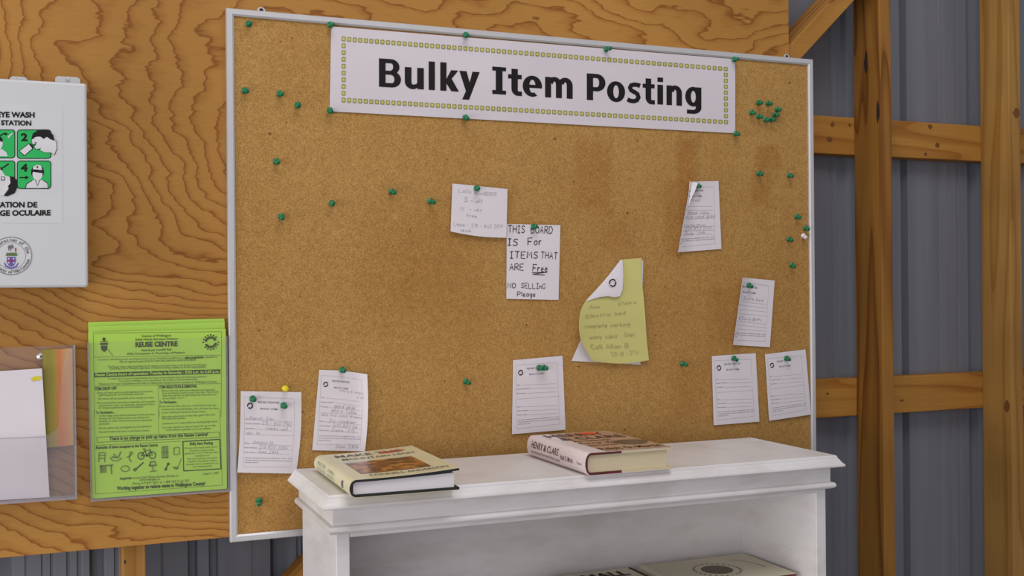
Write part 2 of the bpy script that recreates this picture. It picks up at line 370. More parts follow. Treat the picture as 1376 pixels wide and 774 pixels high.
def strokes_of(t):
    return [[tuple(map(float, p.split(','))) for p in part.split()] for part in t.split(';')]
SF = {k: strokes_of(v) for k, v in {
 'A': '0,0 2,6 4,0;0.8,2.3 3.2,2.3', 'B': '0,0 0,6 2.6,5.8 3.4,4.6 2.4,3.3 0,3.1;2.4,3.3 3.9,2 3,0.3 0,0',
 'C': '4,5 2.6,6 0.8,5 0.1,3 0.8,0.8 2.4,0 4,0.8', 'D': '0,0 0,6 2.4,5.6 4,3.4 3,0.7 0,0',
 'E': '4,6 0,6 0,0 4,0;0,3.1 3,3.1', 'F': '4,6 0,6 0,0;0,3.1 3,3.1', 'G': '4,5 2.4,6 0.5,5 0,2.6 1,0.4 3.4,0.2 4,2.4 2.4,2.4',
 'H': '0,0 0,6;4,0 4,6;0,3 4,3', 'I': '0,6 3,6;1.5,6 1.5,0;0,0 3,0', 'J': '1,6 4,6;3,6 3,1 1.6,0 0,1', 'K': '0,0 0,6;4,6 0,2.8 4,0',
 'L': '0,6 0,0 4,0', 'M': '0,0 0.4,6 2,2.4 3.8,6 4.4,0', 'N': '0,0 0,6 4,0 4,6', 'O': '2,6 0.4,5 0,3 0.6,0.8 2,0 3.5,0.9 4,3 3.4,5.2 2,6',
 'P': '0,0 0,6 3,6 4,4.5 3,3 0,2.8', 'Q': '2,6 0.2,4.4 0.2,1.4 2,0 3.8,1.4 3.8,4.4 2,6;2.6,1.4 4.2,-0.4', 'R': '0,0 0,6 3,6 4,4.6 3,3.2 0,3;1.6,3 4,0',
 'S': '4,5.2 2.4,6 0.6,5.2 0.6,3.8 3.2,2.6 3.8,1 2.4,0 0,0.6', 'T': '0,6 4.4,6;2.2,6 2.2,0', 'U': '0,6 0,1.4 1.6,0 3.2,0.6 4,2 4,6',
 'V': '0,6 2,0 4,6', 'W': '0,6 1,0 2.2,4 3.4,0 4.4,6', 'X': '0,0 4,6;0,6 4,0', 'Y': '0,6 2,3 4,6;2,3 2,0', 'Z': '0,6 4,6 0,0 4,0',
 '0': '2,6 0.4,4.8 0.2,1.6 1.8,0 3.4,1.4 3.5,4.6 2,6', '1': '1,4.6 2,6 2,0', '2': '0.2,4.8 1.6,6 3.4,5.2 3,3.4 0,0 4,0',
 '3': '0.2,5.4 2.4,6 3.6,4.6 1.6,3.2 3.8,1.8 2.4,0 0,0.6', '4': '3,0 3,6 0,2 4,2', '5': '4,6 0.6,6 0.4,3.4 2.6,3.6 3.8,1.8 2.4,0 0,0.4',
 '6': '3.4,6 1,3.6 0.2,1.4 1.8,0 3.6,1.2 2.6,3 0.4,2', '7': '0,6 4,6 1.4,0', '8': '2,3.2 0.4,4.6 2,6 3.6,4.6 2,3.2 0.2,1.4 2,0 3.8,1.4 2,3.2',
 '9': '3.4,4 1.6,3 0.4,4.6 1.8,6 3.4,5 3.2,2 2.4,0', '-': '0.4,3 3.2,3', "'": '1,6.4 1,5', '.': '1,0 1.2,0.3',
 'r': '0,0 0,3.6;0,2.4 1,3.6 2.2,3.5', 'e': '0.2,2 2.8,2.2 2.2,3.6 0.8,3.4 0.1,1.8 1,0.1 2.8,0.6', 'o': '1.5,3.7 0.1,2.6 0.3,0.6 1.6,0 2.9,1 2.8,3 1.5,3.7',
 'l': '0.4,6 0.4,0', 'a': '2.8,3.4 1,3.6 0.1,1.6 1,0 2.6,1.2 2.8,3.6 2.9,0', 's': '2.4,3.2 1,3.7 0.4,2.6 2.3,1.4 1.6,0 0.1,0.5',
 'g': '2.8,3.4 1,3.6 0.1,1.8 1,0.2 2.7,1.4 2.8,3.6 2.6,-1.6 0.8,-2', 'f': '2.6,5.8 1.4,6 0.9,4.6 0.9,0;0,3.4 2.2,3.4', 't': '0.9,5.4 0.9,0.4 2,0.1;0,3.6 2.2,3.6',
 'n': '0,0 0,3.6;0,2.4 1.2,3.6 2.4,3 2.6,0', 'i': '0.4,0 0.4,3.6;0.4,4.8 0.5,5.1', 'u': '0,3.6 0.1,0.8 1.2,0 2.4,1.2 2.5,3.6 2.6,0', 'm': '0,0 0,3.6 1.2,3.4 1.3,0;1.3,2.8 2.4,3.6 2.8,0',
 'd': '2.8,1.6 1.4,0 0.1,1.6 1.4,3.6 2.8,2.4;2.8,6 2.9,0', 'k': '0,0 0,6;2.4,3.6 0,1.8 2.6,0', 'h': '0,0 0,6;0,2.4 1.4,3.6 2.4,2.6 2.5,0', 'y': '0,3.6 1.2,0.6;2.6,3.6 0.4,-2',
 'p': '0,3.6 0,-2;0,2.8 1.6,3.6 2.7,2 1.4,0 0,0.6', 'b': '0,6 0,0 1.6,0.1 2.7,1.8 1.6,3.5 0,2.8', 'w': '0,3.6 0.8,0 1.6,2.8 2.4,0 3.2,3.6', 'c': '2.6,3 1.2,3.7 0.1,2 1,0.1 2.6,0.6', 'v': '0,3.6 1.2,0 2.6,3.6'}.items()}
def ribbon(pts, wd):
    vs = []; fs = []
    n = len(pts)
    for i, p in enumerate(pts):
        a = pts[max(0, i-1)]; b = pts[min(n-1, i+1)]
        dx, dy = b[0]-a[0], b[1]-a[1]; L = math.hypot(dx, dy) or 1
        nx, ny = -dy/L*wd/2, dx/L*wd/2
        vs += [(p[0]+nx, p[1]+ny), (p[0]-nx, p[1]-ny)]
    for i in range(n-1): fs.append((2*i, 2*i+1, 2*i+3, 2*i+2))
    return vs, fs
def hand_mesh(s, wd=0.75, jit=0.25, slant=0.0):
    """single-stroke handwriting as ribbons; unit = 1/6 of cap height"""
    V = []; FF = []; x = 0; rnd = random.Random(hash(s) % 1000 if False else sum(map(ord, s)))
    for ch in s:
        if ch == ' ': x += 3.6; continue
        g = SF.get(ch) or SF.get(ch.upper())
        if not g: x += 3; continue
        wmax = max(p[0] for st in g for p in st); dy = rnd.uniform(-jit, jit)*1.2
        for st in g:
            pp = [(x+p[0]+rnd.uniform(-jit, jit)+slant*p[1], p[1]+dy+rnd.uniform(-jit, jit)) for p in st]
            v, f = ribbon(pp, wd); o = len(V); V += v; FF += [tuple(i+o for i in q) for q in f]
        x += wmax+1.5
    return V, FF, max(1e-3, x-1.5)

class Sheet:
    """a sheet of paper: four picture corners laid on the plane Y, bent outward by lift(u,v); u right, v up"""
    def __init__(s, tl, tr, br, bl, Y, lift=None, mid=None):
        s.c = (tl, tr, br, bl); s.Y = Y; s.lift = lift or (lambda u, v: 0.0); s.mid = mid
    def px(s, u, v):
        tl, tr, br, bl = s.c
        r = [(bl[i]*(1-u)+br[i]*u)*(1-v)+(tl[i]*(1-u)+tr[i]*u)*v for i in (0, 1)]
        if s.mid:
            d = s.mid(u, v); r[0] += d[0]; r[1] += d[1]
        return r
    def pt(s, u, v, off=0.0):
        x, y = s.px(u, v); return P(x, y, s.Y-s.lift(u, v)-off)
    def mesh(s, nu=16, nv=20, rnd=0.0, th=0.00025):
        mb = MB(); vs = []; fs = []
        for j in range(nv+1):
            for i in range(nu+1):
                vs.append(s.pt(i/nu, j/nv))
        for j in range(nv):
            for i in range(nu):
                a = j*(nu+1)+i; fs.append((a, a+1, a+nu+2, a+nu+1))
        n = len(vs); vs += [v+Vector((0, th, 0)) for v in vs]
        fs += [tuple(i+n for i in reversed(f)) for f in fs]
        rim = [i for i in range(nu+1)] + [j*(nu+1)+nu for j in range(1, nv+1)] + [nv*(nu+1)+i for i in range(nu-1, -1, -1)] + [j*(nu+1) for j in range(nv-1, 0, -1)]
        k = len(rim)
        fs += [(rim[i], rim[i]+n, rim[(i+1) % k]+n, rim[(i+1) % k]) for i in range(k)]
        return mb.add(vs, fs)
    def inv(s, x, y):
        u = v = 0.5
        if s.c[0] is None:
            u, v = min(((i/24, j/24) for i in range(25) for j in range(25)), key=lambda q: (s.px(*q)[0]-x)**2+(s.px(*q)[1]-y)**2)
        for _ in range(25):
            a = s.px(u, v); e = 1e-4; b = s.px(u+e, v); c = s.px(u, v+e)
            j11, j21 = (b[0]-a[0])/e, (b[1]-a[1])/e; j12, j22 = (c[0]-a[0])/e, (c[1]-a[1])/e
            det = j11*j22-j12*j21; dx, dy = x-a[0], y-a[1]
            u += (dx*j22-dy*j12)/det; v += (dy*j11-dx*j21)/det
            if s.c[0] is None: u = min(1.05, max(-.05, u)); v = min(1.05, max(-.05, v))
        return u, v
    def asp(s):                                # true height of v=1 over true width of u=1
        return (s.pt(.5, 1)-s.pt(.5, 0)).length/(s.pt(1, .5)-s.pt(0, .5)).length
    def put(s, mb, vs, fs, off=0.0005, mi=0, clip=None):
        ok = [True]*len(vs)
        if clip: ok = [clip[0] <= u <= clip[1] for u, v in vs]
        mb.add([s.pt(u, v, off) for u, v in vs], [f for f in fs if all(ok[i] for i in f)], mi)
    def line(s, mb, a, b, wd, off=0.0005, mi=0, n=10, clip=None):
        A = s.asp(); pts = [(a[0]+(b[0]-a[0])*i/n, (a[1]+(b[1]-a[1])*i/n)*A) for i in range(n+1)]
        v, f = ribbon(pts, wd); s.put(mb, [(x, y/A) for x, y in v], f, off, mi, clip)
    def text(s, mb, t, a, b, h=None, off=0.0006, mi=0, bold=0.0, clip=None):
        """type t with its baseline from a to b (uv), stretched to that width; h = cap height as a share of u width"""
        vs, fs = text_mesh(t, bold)
        if not vs: return
        x0 = min(p[0] for p in vs); x1 = max(p[0] for p in vs); A = s.asp(); cap = 0.70
        ax, ay = a[0], a[1]*A; bx, by = b[0], b[1]*A
        L = math.hypot(bx-ax, by-ay); sx = L/(x1-x0); sy = (h/cap) if h else sx
        ux, uy = (bx-ax)/L, (by-ay)/L
        out = []
        for x, y in vs:
            p = (x-x0)*sx; q = y*sy
            out.append((ax+ux*p-uy*q, (ay+uy*p+ux*q)/A))
        s.put(mb, out, fs, off, mi, clip)
    def hand(s, mb, t, a, b, h, wd=0.75, off=0.0006, mi=0, jit=0.25, slant=0.0, clip=None):
        V, FF, wx = hand_mesh(t, wd, jit, slant); A = s.asp()
        ax, ay = a[0], a[1]*A; bx, by = b[0], b[1]*A
        L = math.hypot(bx-ax, by-ay); sx = L/wx; sy = h/6.0; ux, uy = (bx-ax)/L, (by-ay)/L
        out = []
        for x, y in V:
            p = x*sx; q = y*sy; out.append((ax+ux*p-uy*q, (ay+uy*p+ux*q)/A))
        s.put(mb, out, FF, off, mi, clip)
    def poly(s, mb, pts, off=0.0006, mi=0):
        tri = tessellate_polygon([[Vector((x, y, 0)) for x, y in pts]])
        s.put(mb, pts, [tuple(t) for t in tri], off, mi)
    def ring(s, mb, c, ro, ri, a0=0, a1=360, off=0.0006, mi=0, n=28):
        A = s.asp(); vs = []; fs = []
        for k in range(n+1):
            a = math.radians(a0+(a1-a0)*k/n)
            for r in (ro, ri): vs.append((c[0]+r*math.cos(a), c[1]+r*math.sin(a)/A))
        for k in range(n): fs.append((2*k, 2*k+1, 2*k+3, 2*k+2))
        s.put(mb, vs, fs, off, mi)

# ================================================================== THE SETTING
YS = 0.0285      # face of the studs
YG = 0.1175      # face of the girts (outer edge of the studs)
YM = 0.1555      # steel siding
fl = MB().box((-3.2, -4.2, -0.12), (5.2, YM+0.05, 0.0)); o = obj('floor', fl, 'concrete'); o['kind'] = 'structure'

def siding():
    ribs = []                                  # (x, half width, depth)
    for px, hw, d in ((2, .016, .019), (131, .011, .019), (259, .007, .016), (287, .007, .016), (379, .018, .019)):
        ribs.append((P(px, 750, YM).x, hw, d))
    for px, hw, d in ((35, .002, .002), (57, .002, .002), (70, .003, .0025), (92, .003, .003), (107, .004, .003), (157, .004, .003), (218, .002, .002), (340, .002, .002), (401, .003, .003), (407, .003, .003)):
        ribs.append((P(px, 750, YM).x, hw, d))
    for px, hw, d in ((1132, .012, .010), (1116, .004, .003), (1215, .009, .019), (1262, .004, .003), (1275, .003, .003), (1287, .004, .004), (1306, .012, .016)):
        ribs.append((P(px, 300, YM).x, hw, d))
    x = P(379, 750, YM).x+0.11
    while x < 1.5: ribs.append((x, .014, .019)); x += 0.228
    x = -0.45
    while x > -3.1: ribs.append((x, .014, .019)); ribs.append((x-.08, .004, .003)); ribs.append((x-.15, .004, .003)); x -= 0.228
    x = 2.30
    while x < 5.0: ribs.append((x, .014, .019)); ribs.append((x+.08, .004, .003)); ribs.append((x+.15, .004, .003)); x += 0.228
    ribs.sort(); prof = [(-3.2, 0)]
    for x, hw, d in ribs:
        s = hw*0.45
        if x-hw-s*0.6 <= prof[-1][0]: continue
        prof += [(x-hw-s*0.5, 0), (x-hw+s*0.5, d), (x+hw-s*0.5, d), (x+hw+s*0.5, 0)]
    prof.append((5.2, 0))
    mb = MB(); vs = []
    for x, d in prof: vs += [(x, YM+d, 0.0), (x, YM+d, 3.4)]
    n = len(prof)
    vs2 = [(x, y+0.001, z) for x, y, z in vs]
    fs = [(2*i, 2*i+2, 2*i+3, 2*i+1) for i in range(n-1)]
    mb.add(vs, fs); mb.add(vs2, fs)
    o = obj('wall_back', mb, 'siding', normals=False); o['kind'] = 'structure'
siding()

# studs, girts, brace and plywood
def timber(name, a, b, mat, label, cat='timber', group=None, bevel=0.002):
    t = obj(name, MB().box(a, b), mat, None, bevel); return tag(t, label, cat, group)
xa = P(1184.5, 300, YS).x; xb = P(1198, 300, YS).x
stud_mid = timber('wall_stud', (xa, YS, 0), (xb+.003, YG, 3.4), 'post', 'upright timber stud with two dark bark slits, just right of the cork board', 'stud', 'timber wall studs')
xc = P(1357.5, 300, YS).x; xd = P(1372, 300, YS).x
stud_right = timber('wall_stud', (xc, YS, 0), (xd+.002, YG, 3.4), 'post2', 'pale upright timber stud with a round knot, at the far right edge', 'stud', 'timber wall studs')
xe = P(164, 770, YS).x; xf = P(196, 770, YS).x
stud_left = timber('wall_stud', (xe, YS, 0), (xf, YG, 3.4), 'post2', 'timber stud showing below the plywood under the green flyers', 'stud', 'timber wall studs')
gz1 = (1.8130, 1.8995); gz2 = (1.1985, 1.2865)
def girt(z0, z1, label):
    return timber('wall_girt', (-3.0, YG, z0), (5.0, YM-.0005, z1), 'girt', label, 'girt', 'horizontal wall girts')
# each girt is drawn at its true height on the wall plane
zt = (P(1097, 154, YG).z+P(1325, 170.5, YG).z)/2; zb = (P(1098, 205, YG).z+P(1325, 218, YG).z)/2
g_up = girt(zb, zt, 'upper horizontal timber girt crossing behind the studs, level with the top of the board')
zt2 = (P(1105, 513.6, YG).z+P(1327, 497.3, YG).z)/2; zb2 = (P(1105, 563.9, YG).z+P(1327, 545.4, YG).z)/2
g_lo = girt(zb2, zt2, 'lower horizontal timber girt crossing behind the studs, just above the bookcase top')

def patch(name, parent, px, py, Y, wpx, hpx, mat, axis='y', X=None, seed=0):
    """thin raised knot or bark slit on a timber face"""
    rnd = random.Random(seed); pts = []
    for k in range(14):
        a = 2*math.pi*k/14; r = rnd.uniform(.8, 1.1)
        x = px+wpx*math.cos(a)*r; y = py+hpx*math.sin(a)*r*(1.0 if abs(math.sin(a)) < .9 else 1.15)
        if axis == 'y': pts.append(P(x, y, Y))
        else:
            d = ray(x, y); pts.append(CAM+d*((X-CAM.x)/d.x))
    mb = MB().prism(pts, (0, .0006, 0) if axis == 'y' else (.0006, 0, 0))
    return obj(name, mb, mat, parent)
patch('bark_slit', stud_mid, 1163.5, 84, 0, 2.6, 14, 'dark', 'x', xa-.0008, 1)
patch('bark_slit', stud_mid, 1179.5, 150, 0, 2.2, 14, 'dark', 'x', xa-.0008, 2)
patch('knot', stud_right, 1366, 152, YS-.0008, 5, 6, 'knot', 'y', None, 3)
patch('knot', stud_right, 1353, 546, 0, 4, 8, 'knot', 'x', xc-.0008, 4)
patch('knot', stud_left, 167.8, 755, YS-.0008, 1.3, 2.2, 'dark', 'y', None, 5)
for i, (x, y, a, b) in enumerate(((1119, 167, 3, 3), (1115, 187, 4, 3.5), (1142, 168, 2, 2), (1250, 170, 3, 3), (1260, 195, 3, 3), (1244, 207, 2, 2))):
    patch('knot', g_up, x, y, YG-.0008, a, b, 'knot', 'y', None, 10+i)
patch('knot', g_lo, 1212, 538, YG-.0008, 2.5, 1.6, 'knot', 'y', None, 21)
patch('knot', g_lo, 1112, 529, YG-.0008, 1.5, 1.2, 'dark', 'y', None, 22)

# the diagonal brace let in between the two studs
l0 = P(1081, 74, YS); l1 = P(1146, 0, YS); h0 = P(1061, 63, YS)
d = Vector((1, 0, 0.968)).normalized(); nrm = Vector((-d.z, 0, d.x)); wbr = 0.040
def along(o, x): return o+d*((x-o.x)/d.x)      # plumb-cut ends that meet the two studs
x_lo, x_hi = xf+.0006, xa-.0006; u0_ = l0+nrm*wbr
bm_ = MB().prism([along(l0, x_lo), along(l0, x_hi), along(u0_, x_hi), along(u0_, x_lo)], (0, 0.0885, 0))
brace = tag(obj('diagonal_brace', bm_, 'brace', None, .002), 'long diagonal timber brace rising from behind the bookcase to the stud right of the board', 'brace')

pz0 = (P(305, 724, YP).z+P(0, 748, YP).z)/2
px1 = P(1060, 40, YP).x
ply = tag(obj('plywood_sheet', MB().box((px1-2.44, YP, pz0), (px1, YS-.0003, pz0+1.22)), 'ply', None, .0008),
          'large sheet of orange fir plywood with swirling dark grain, behind the cork board', 'plywood panel')

# ================================================================== CORK BOARD
bx0, bx1, bz0, bz1 = 0.2603, 1.4845, 1.0715, 1.9880
YC = 0.004                                     # cork face
patches = []
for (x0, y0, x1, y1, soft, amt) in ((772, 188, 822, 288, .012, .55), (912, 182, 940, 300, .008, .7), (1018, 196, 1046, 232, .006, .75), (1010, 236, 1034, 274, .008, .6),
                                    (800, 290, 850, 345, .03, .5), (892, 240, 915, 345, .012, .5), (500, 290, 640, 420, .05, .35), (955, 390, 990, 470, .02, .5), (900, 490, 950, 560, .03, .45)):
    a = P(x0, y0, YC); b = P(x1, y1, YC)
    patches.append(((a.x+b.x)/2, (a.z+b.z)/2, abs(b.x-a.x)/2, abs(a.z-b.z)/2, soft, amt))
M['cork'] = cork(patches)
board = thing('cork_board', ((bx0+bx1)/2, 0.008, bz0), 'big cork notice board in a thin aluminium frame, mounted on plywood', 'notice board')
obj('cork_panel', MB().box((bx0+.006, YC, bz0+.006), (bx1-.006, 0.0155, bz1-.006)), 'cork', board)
fw = 0.0125
def rail(p, q, inn):                           # mitred frame rail with a small lip towards the cork
    mb = MB(); p, q = Vector(p), Vector(q); dr = (q-p).normalized(); inn = Vector(inn)
    prof = [(0, .0155), (0, .001), (.0015, -.001), (fw-.003, -.001), (fw, .001), (fw, YC+.002), (fw-.002, .0155)]
    vs = []
    for base, s in ((p, 1), (q, -1)):
        for i, y in prof: vs.append(base+inn*i+dr*(i*s)+Vector((0, y, 0)))
    n = len(prof)
    mb.add(vs, [(i, (i+1) % n, (i+1) % n+n, i+n) for i in range(n)]+[tuple(range(n))[::-1], tuple(range(n, 2*n))])
    return obj('frame_rail', mb, 'alu', board)
rail((bx0, 0, bz1), (bx1, 0, bz1), (0, 0, -1)); rail((bx0, 0, bz0), (bx1, 0, bz0), (0, 0, 1))
rail((bx0, 0, bz0), (bx0, 0, bz1), (1, 0, 0)); rail((bx1, 0, bz0), (bx1, 0, bz1), (-1, 0, 0))
for px, py in ((351, 9.5), (1057, 71)):
    c = P(px, py, .010); c.z = bz1+.0035
    mb = MB(); pts = [c+Vector((-.007, 0, -.006)), c+Vector((.007, 0, -.006))]
    for k in range(9):
        a = math.pi*k/8; pts.append(c+Vector((.007*math.cos(a), 0, .0055*math.sin(a))))
    mb.prism(pts, (0, .0012, 0))
    t = obj('hanger_tab', mb, 'alu', board); obj('screw', MB().lathe([(.003, .0), (.0035, .001), (.002, .0022)], c, (0, -1, 0), 14), 'dark', t)

# ================================================================== BANNER
ban = Sheet((445, 35.5), (988, 79.5), (988, 179), (443, 149.5), 0.002, lambda u, v: .0006+.0012*math.sin(u*21)*math.sin(v*3.1)**2)
bo = obj('paper_banner', ban.mesh(60, 10), 'banner', None, smooth=True)
tag(bo, 'long white laminated banner reading Bulky Item Posting inside a yellow green dotted border', 'sign')
mb = MB()
q = [ban.inv(*p) for p in ((461.8, 52.3), (975.2, 92.6), (975.6, 164.0), (461.7, 134.4))]
def bq(s, t):
    return tuple((q[0][i]*(1-s)+q[1][i]*s)*(1-t)+(q[3][i]*(1-s)+q[2][i]*s)*t for i in (0, 1))
wq = (ban.pt(*q[1])-ban.pt(*q[0])).length; nx = round(wq/0.01165); ny = 9
A = ban.asp(); hw_ = 0.0042/((ban.pt(1, .5)-ban.pt(0, .5)).length)
def rsq(c, h, k=.35):
    o = []
    for sx, sy, a0 in ((1, 1, 0), (-1, 1, 90), (-1, -1, 180), (1, -1, 270)):
        for j in range(4):
            a = math.radians(a0+30*j); o.append((c[0]+h*(sx*(1-k)+k*math.cos(a)), c[1]+h*(sy*(1-k)+k*math.sin(a))/A))
    return o
cells = [bq(i/nx, 0) for i in range(nx+1)]+[bq(i/nx, 1) for i in range(nx+1)]+[bq(0, j/ny) for j in range(1, ny)]+[bq(1, j/ny) for j in range(1, ny)]
for c in cells:
    ban.poly(mb, rsq(c, hw_), .0005, 0); ban.poly(mb, rsq(c, hw_*.55), .0007, 1)
obj('dotted_border', mb, ['olive', 'lime'], bo)
# the big title, drawn letter by letter (units: cap height = 1)
def rect(x0, y0, x1, y1): return [(x0, y0), (x1, y0), (x1, y1), (x0, y1)]
def band(cx, cy, rx, ry, tx, ty, a0, a1, n=22):
    o = []; i_ = []
    for k in range(n+1):
        a = math.radians(a0+(a1-a0)*k/n); o.append((cx+rx*math.cos(a), cy+ry*math.sin(a))); i_.append((cx+(rx-tx)*math.cos(a), cy+(ry-ty)*math.sin(a)))
    return ('band', o, i_)
def stroke(pts, wd):
    v, f = ribbon(pts, wd); return ('mesh', v, f)
GL = {
 'B': (.78, [rect(0, 0, .235, 1), rect(.2, .85, .45, 1), rect(.2, .445, .45, .585), rect(.2, 0, .46, .15), band(.43, .73, .295, .27, .225, .15, -90, 90), band(.45, .29, .33, .29, .235, .15, -90, 90)]),
 'u': (.67, [rect(0, .25, .235, .76), rect(.435, 0, .67, .76), band(.29, .25, .29, .265, .235, .165, 180, 272), [(.29, -.015), (.36, 0), (.45, .06), (.45, .22), (.37, .165), (.29, .15)]]),
 'l': (.225, [rect(0, 0, .225, 1.02)]),
 'k': (.69, [rect(0, 0, .23, 1.02), [(.19, .36), (.40, .76), (.665, .76), (.405, .43), (.25, .30)], [(.23, .39), (.41, .47), (.69, 0), (.41, 0), (.19, .33)]]),
 'y': (.72, [[(0, .76), (.255, .76), (.365, .36), (.42, .25), (.24, .02)], [(.465, .76), (.72, .76), (.345, -.27), (.10, -.27), (.235, .045), (.35, .30)]]),
 'I': (.48, [rect(0, 0, .48, .145), rect(0, .855, .48, 1), rect(.122, .1, .358, .9)]),
 't': (.50, [rect(.12, .22, .35, .97), rect(0, .605, .49, .76), band(.36, .24, .24, .255, .23, .165, 180, 272), rect(.36, -.015, .5, .15)]),
 'e': (.66, [band(.33, .375, .33, .39, .225, .145, 0, 300, 40), rect(.12, .315, .66, .43)]),
 'm': (1.06, [rect(0, 0, .23, .76), rect(.415, 0, .645, .5), rect(.83, 0, 1.06, .5), band(.36, .475, .285, .30, .23, .165, 0, 165), band(.775, .475, .285, .30, .23, .165, 0, 165)]),
 'P': (.71, [rect(0, 0, .24, 1), rect(.2, .845, .4, 1), rect(.2, .345, .4, .50), band(.38, .6725, .33, .3275, .24, .155, -90, 90)]),
 'o': (.68, [band(.34, .38, .34, .395, .235, .145, 0, 360, 40)]),
 's': (.55, [stroke([(.50, .665), (.40, .695), (.28, .70), (.165, .66), (.125, .565), (.165, .475), (.29, .415), (.40, .345), (.44, .22), (.385, .11), (.27, .06), (.14, .07), (.03, .115)], .165)]),
 'i': (.23, [rect(0, 0, .23, .76), rect(0, .87, .23, 1.04)]),
 'n': (.66, [rect(0, 0, .235, .76), rect(.425, 0, .66, .48), band(.37, .475, .29, .30, .235, .165, 0, 165)]),
 'g': (.66, [band(.33, .385, .33, .385, .23, .155, 0, 360, 36), rect(.43, -.03, .66, .76), band(.33, -.03, .33, .255, .23, .155, 270, 360), rect(.07, -.285, .335, -.13)]),
}
title = [('B', 509.2, 538.9), ('u', 543.9, 569.6), ('l', 576, 584.4), ('k', 591.6, 616.7), ('y', 617.2, 644.6), ('I', 661.5, 680), ('t', 682.8, 701.4), ('e', 702.4, 728.4), ('m', 732.5, 769.6),
         ('P', 788.5, 813.6), ('o', 815.7, 840), ('s', 842, 862), ('t', 863.6, 880), ('i', 883.4, 891), ('n', 895.6, 916.4), ('g', 920.8, 942.5)]
base = lambda x: 114.3+(x-470)*0.0605 if False else 116.4+(x-509)*0.0633
capy = lambda x: 78.6+(x-514)*0.0722
words = [MB(), MB(), MB()]
for ch, x0, x1 in title:
    mb = words[0 if x0 < 650 else 1 if x0 < 780 else 2]
    wd, pieces = GL[ch]
    def uvp(x, y):
        X = x0+(x1-x0)*x/wd; b = base(X); return ban.inv(X, b+(capy(X)-b)*y)
    for pc in pieces:
        if pc[0] == 'band':
            o_, i_ = [uvp(*p) for p in pc[1]], [uvp(*p) for p in pc[2]]; n = len(o_)
            ban.put(mb, o_+i_, [(k, k+1, n+k+1, n+k) for k in range(n-1)], .0006)
        elif pc[0] == 'mesh': ban.put(mb, [uvp(*p) for p in pc[1]], pc[2], .0006)
        else: ban.poly(mb, [uvp(*p) for p in pc], .0006)
for mb in words: obj('title_word', mb, 'ink', bo)['label'] = 'bold black lettering'

# ================================================================== PRINTED FORMS
# layout read once off the upright blank form, then reused on every form
ref = Sheet((62, 88), (490, 50), (515, 690), (52, 728), 0)
R = lambda x, y: ref.inv(x, y)
def form(sh, nm, label, u0=0.0, hand=(), nu=14, nv=18, logo=True, red=False):
    """u0: how much of the left of the form is curled out of sight"""
    def m(p): return ((p[0]-u0)/(1-u0), p[1])
    o = tag(obj(nm, sh.mesh(nu, nv), 'paper', None, smooth=True), label, 'paper form', 'bulky item forms pinned to the cork board')
    k = 1/(1-u0); cl = (0.015, 0.99); mb = MB()
    def ln(a, b, wd=.004, mi=1): sh.line(mb, m(R(*a)), m(R(*b)), wd*k, .0004, mi, 12, cl)
    def tx(t, a, b, h, mi=0, bold=0.01): sh.text(mb, t, m(R(*a)), m(R(*b)), h*k, .0005, mi, bold, cl)
    ln((85, 130), (440, 108)); ln((440, 108), (465, 640)); ln((465, 640), (92, 680)); ln((92, 680), (85, 130))
    tx('REUSE CENTRE', (182, 168), (335, 157), .030); tx('BULKY ITEM', (202, 217), (323, 210), .028)
    for t, a, b in (('Item:', (95, 306), (122, 304)), ('Contact Number:', (95, 343), (207, 334)), ('Comments:', (96, 380), (165, 375)), ('Name:', (95, 496), (133, 493)), ('Phone Number:', (97, 531), (195, 524)), ('Date Posted:', (98, 567), (182, 561))):
        tx(t, a, b, .017)
    for a, b in (((130, 304), (432, 291)), ((212, 334), (436, 326)), ((170, 375), (436, 362)), ((100, 424), (460, 398)), ((138, 492), (452, 478)), ((200, 524), (455, 512)), ((186, 561), (440, 546))): ln(a, b, .0045)
    tx('All items posted must be available for free.  The', (102, 610), (458, 580), .015)
    tx('County does not warrant or guarantee any items', (104, 628), (460, 598), .015)
    tx('listed on this site.', (104, 645), (210, 637), .015)
    obj('printing', mb, ['print', 'rule'], o)
    if logo:
        mb = MB(); c = m(R(127, 196))
        sh.ring(mb, c, .050*k, .030*k, 25, 200, .0006, 0); sh.ring(mb, c, .050*k, .030*k, 225, 375, .0006, 0)
        obj('round_logo', mb, 'ink', o)
    for t, a, b, h in hand:
        mb = MB(); sh.hand(mb, t, m(R(*a)), m(R(*b)), h*k, .55, .0007, 0, .35, .12, cl); obj('handwritten_line', mb, 'pen', o)
    return o
YF = 0.0025
fA = Sheet((323.5, 525.5), (405, 527), (398, 636.5), (319, 635), YF, lambda u, v: .001+.010*max(0, .45-v)**2*4*(1-u)+.003*max(0, .4-v), lambda u, v: (-3.0*math.sin(v*3.14)*(-.4)+1.5*math.sin(v*3.14)*u, 0))
form(fA, 'notice_form', 'filled in form pinned at the board’s lower left corner with a yellow pin', 0, (
    ('Bench Saw', (125, 303), (300, 292), .05), ('519 - 843 2967', (215, 334), (430, 322), .055), ('Works well', (250, 372), (400, 362), .05), ('as is', (105, 420), (200, 412), .045), ('Dennis H', (160, 490), (300, 480), .05), ('519 855 2084', (205, 522), (420, 510), .055), ('June 28th', (195, 560), (350, 550), .05)))
fB = Sheet((429, 497), (493.5, 503), (490.5, 606.5), (419.5, 605), YF, lambda u, v: .001+.012*max(0, u-.75)**2*9+.003*max(0, .3-v), lambda u, v: (2.5*math.sin(v*3.14)*u, -3.0*math.sin(u*3.14)*v*.5))
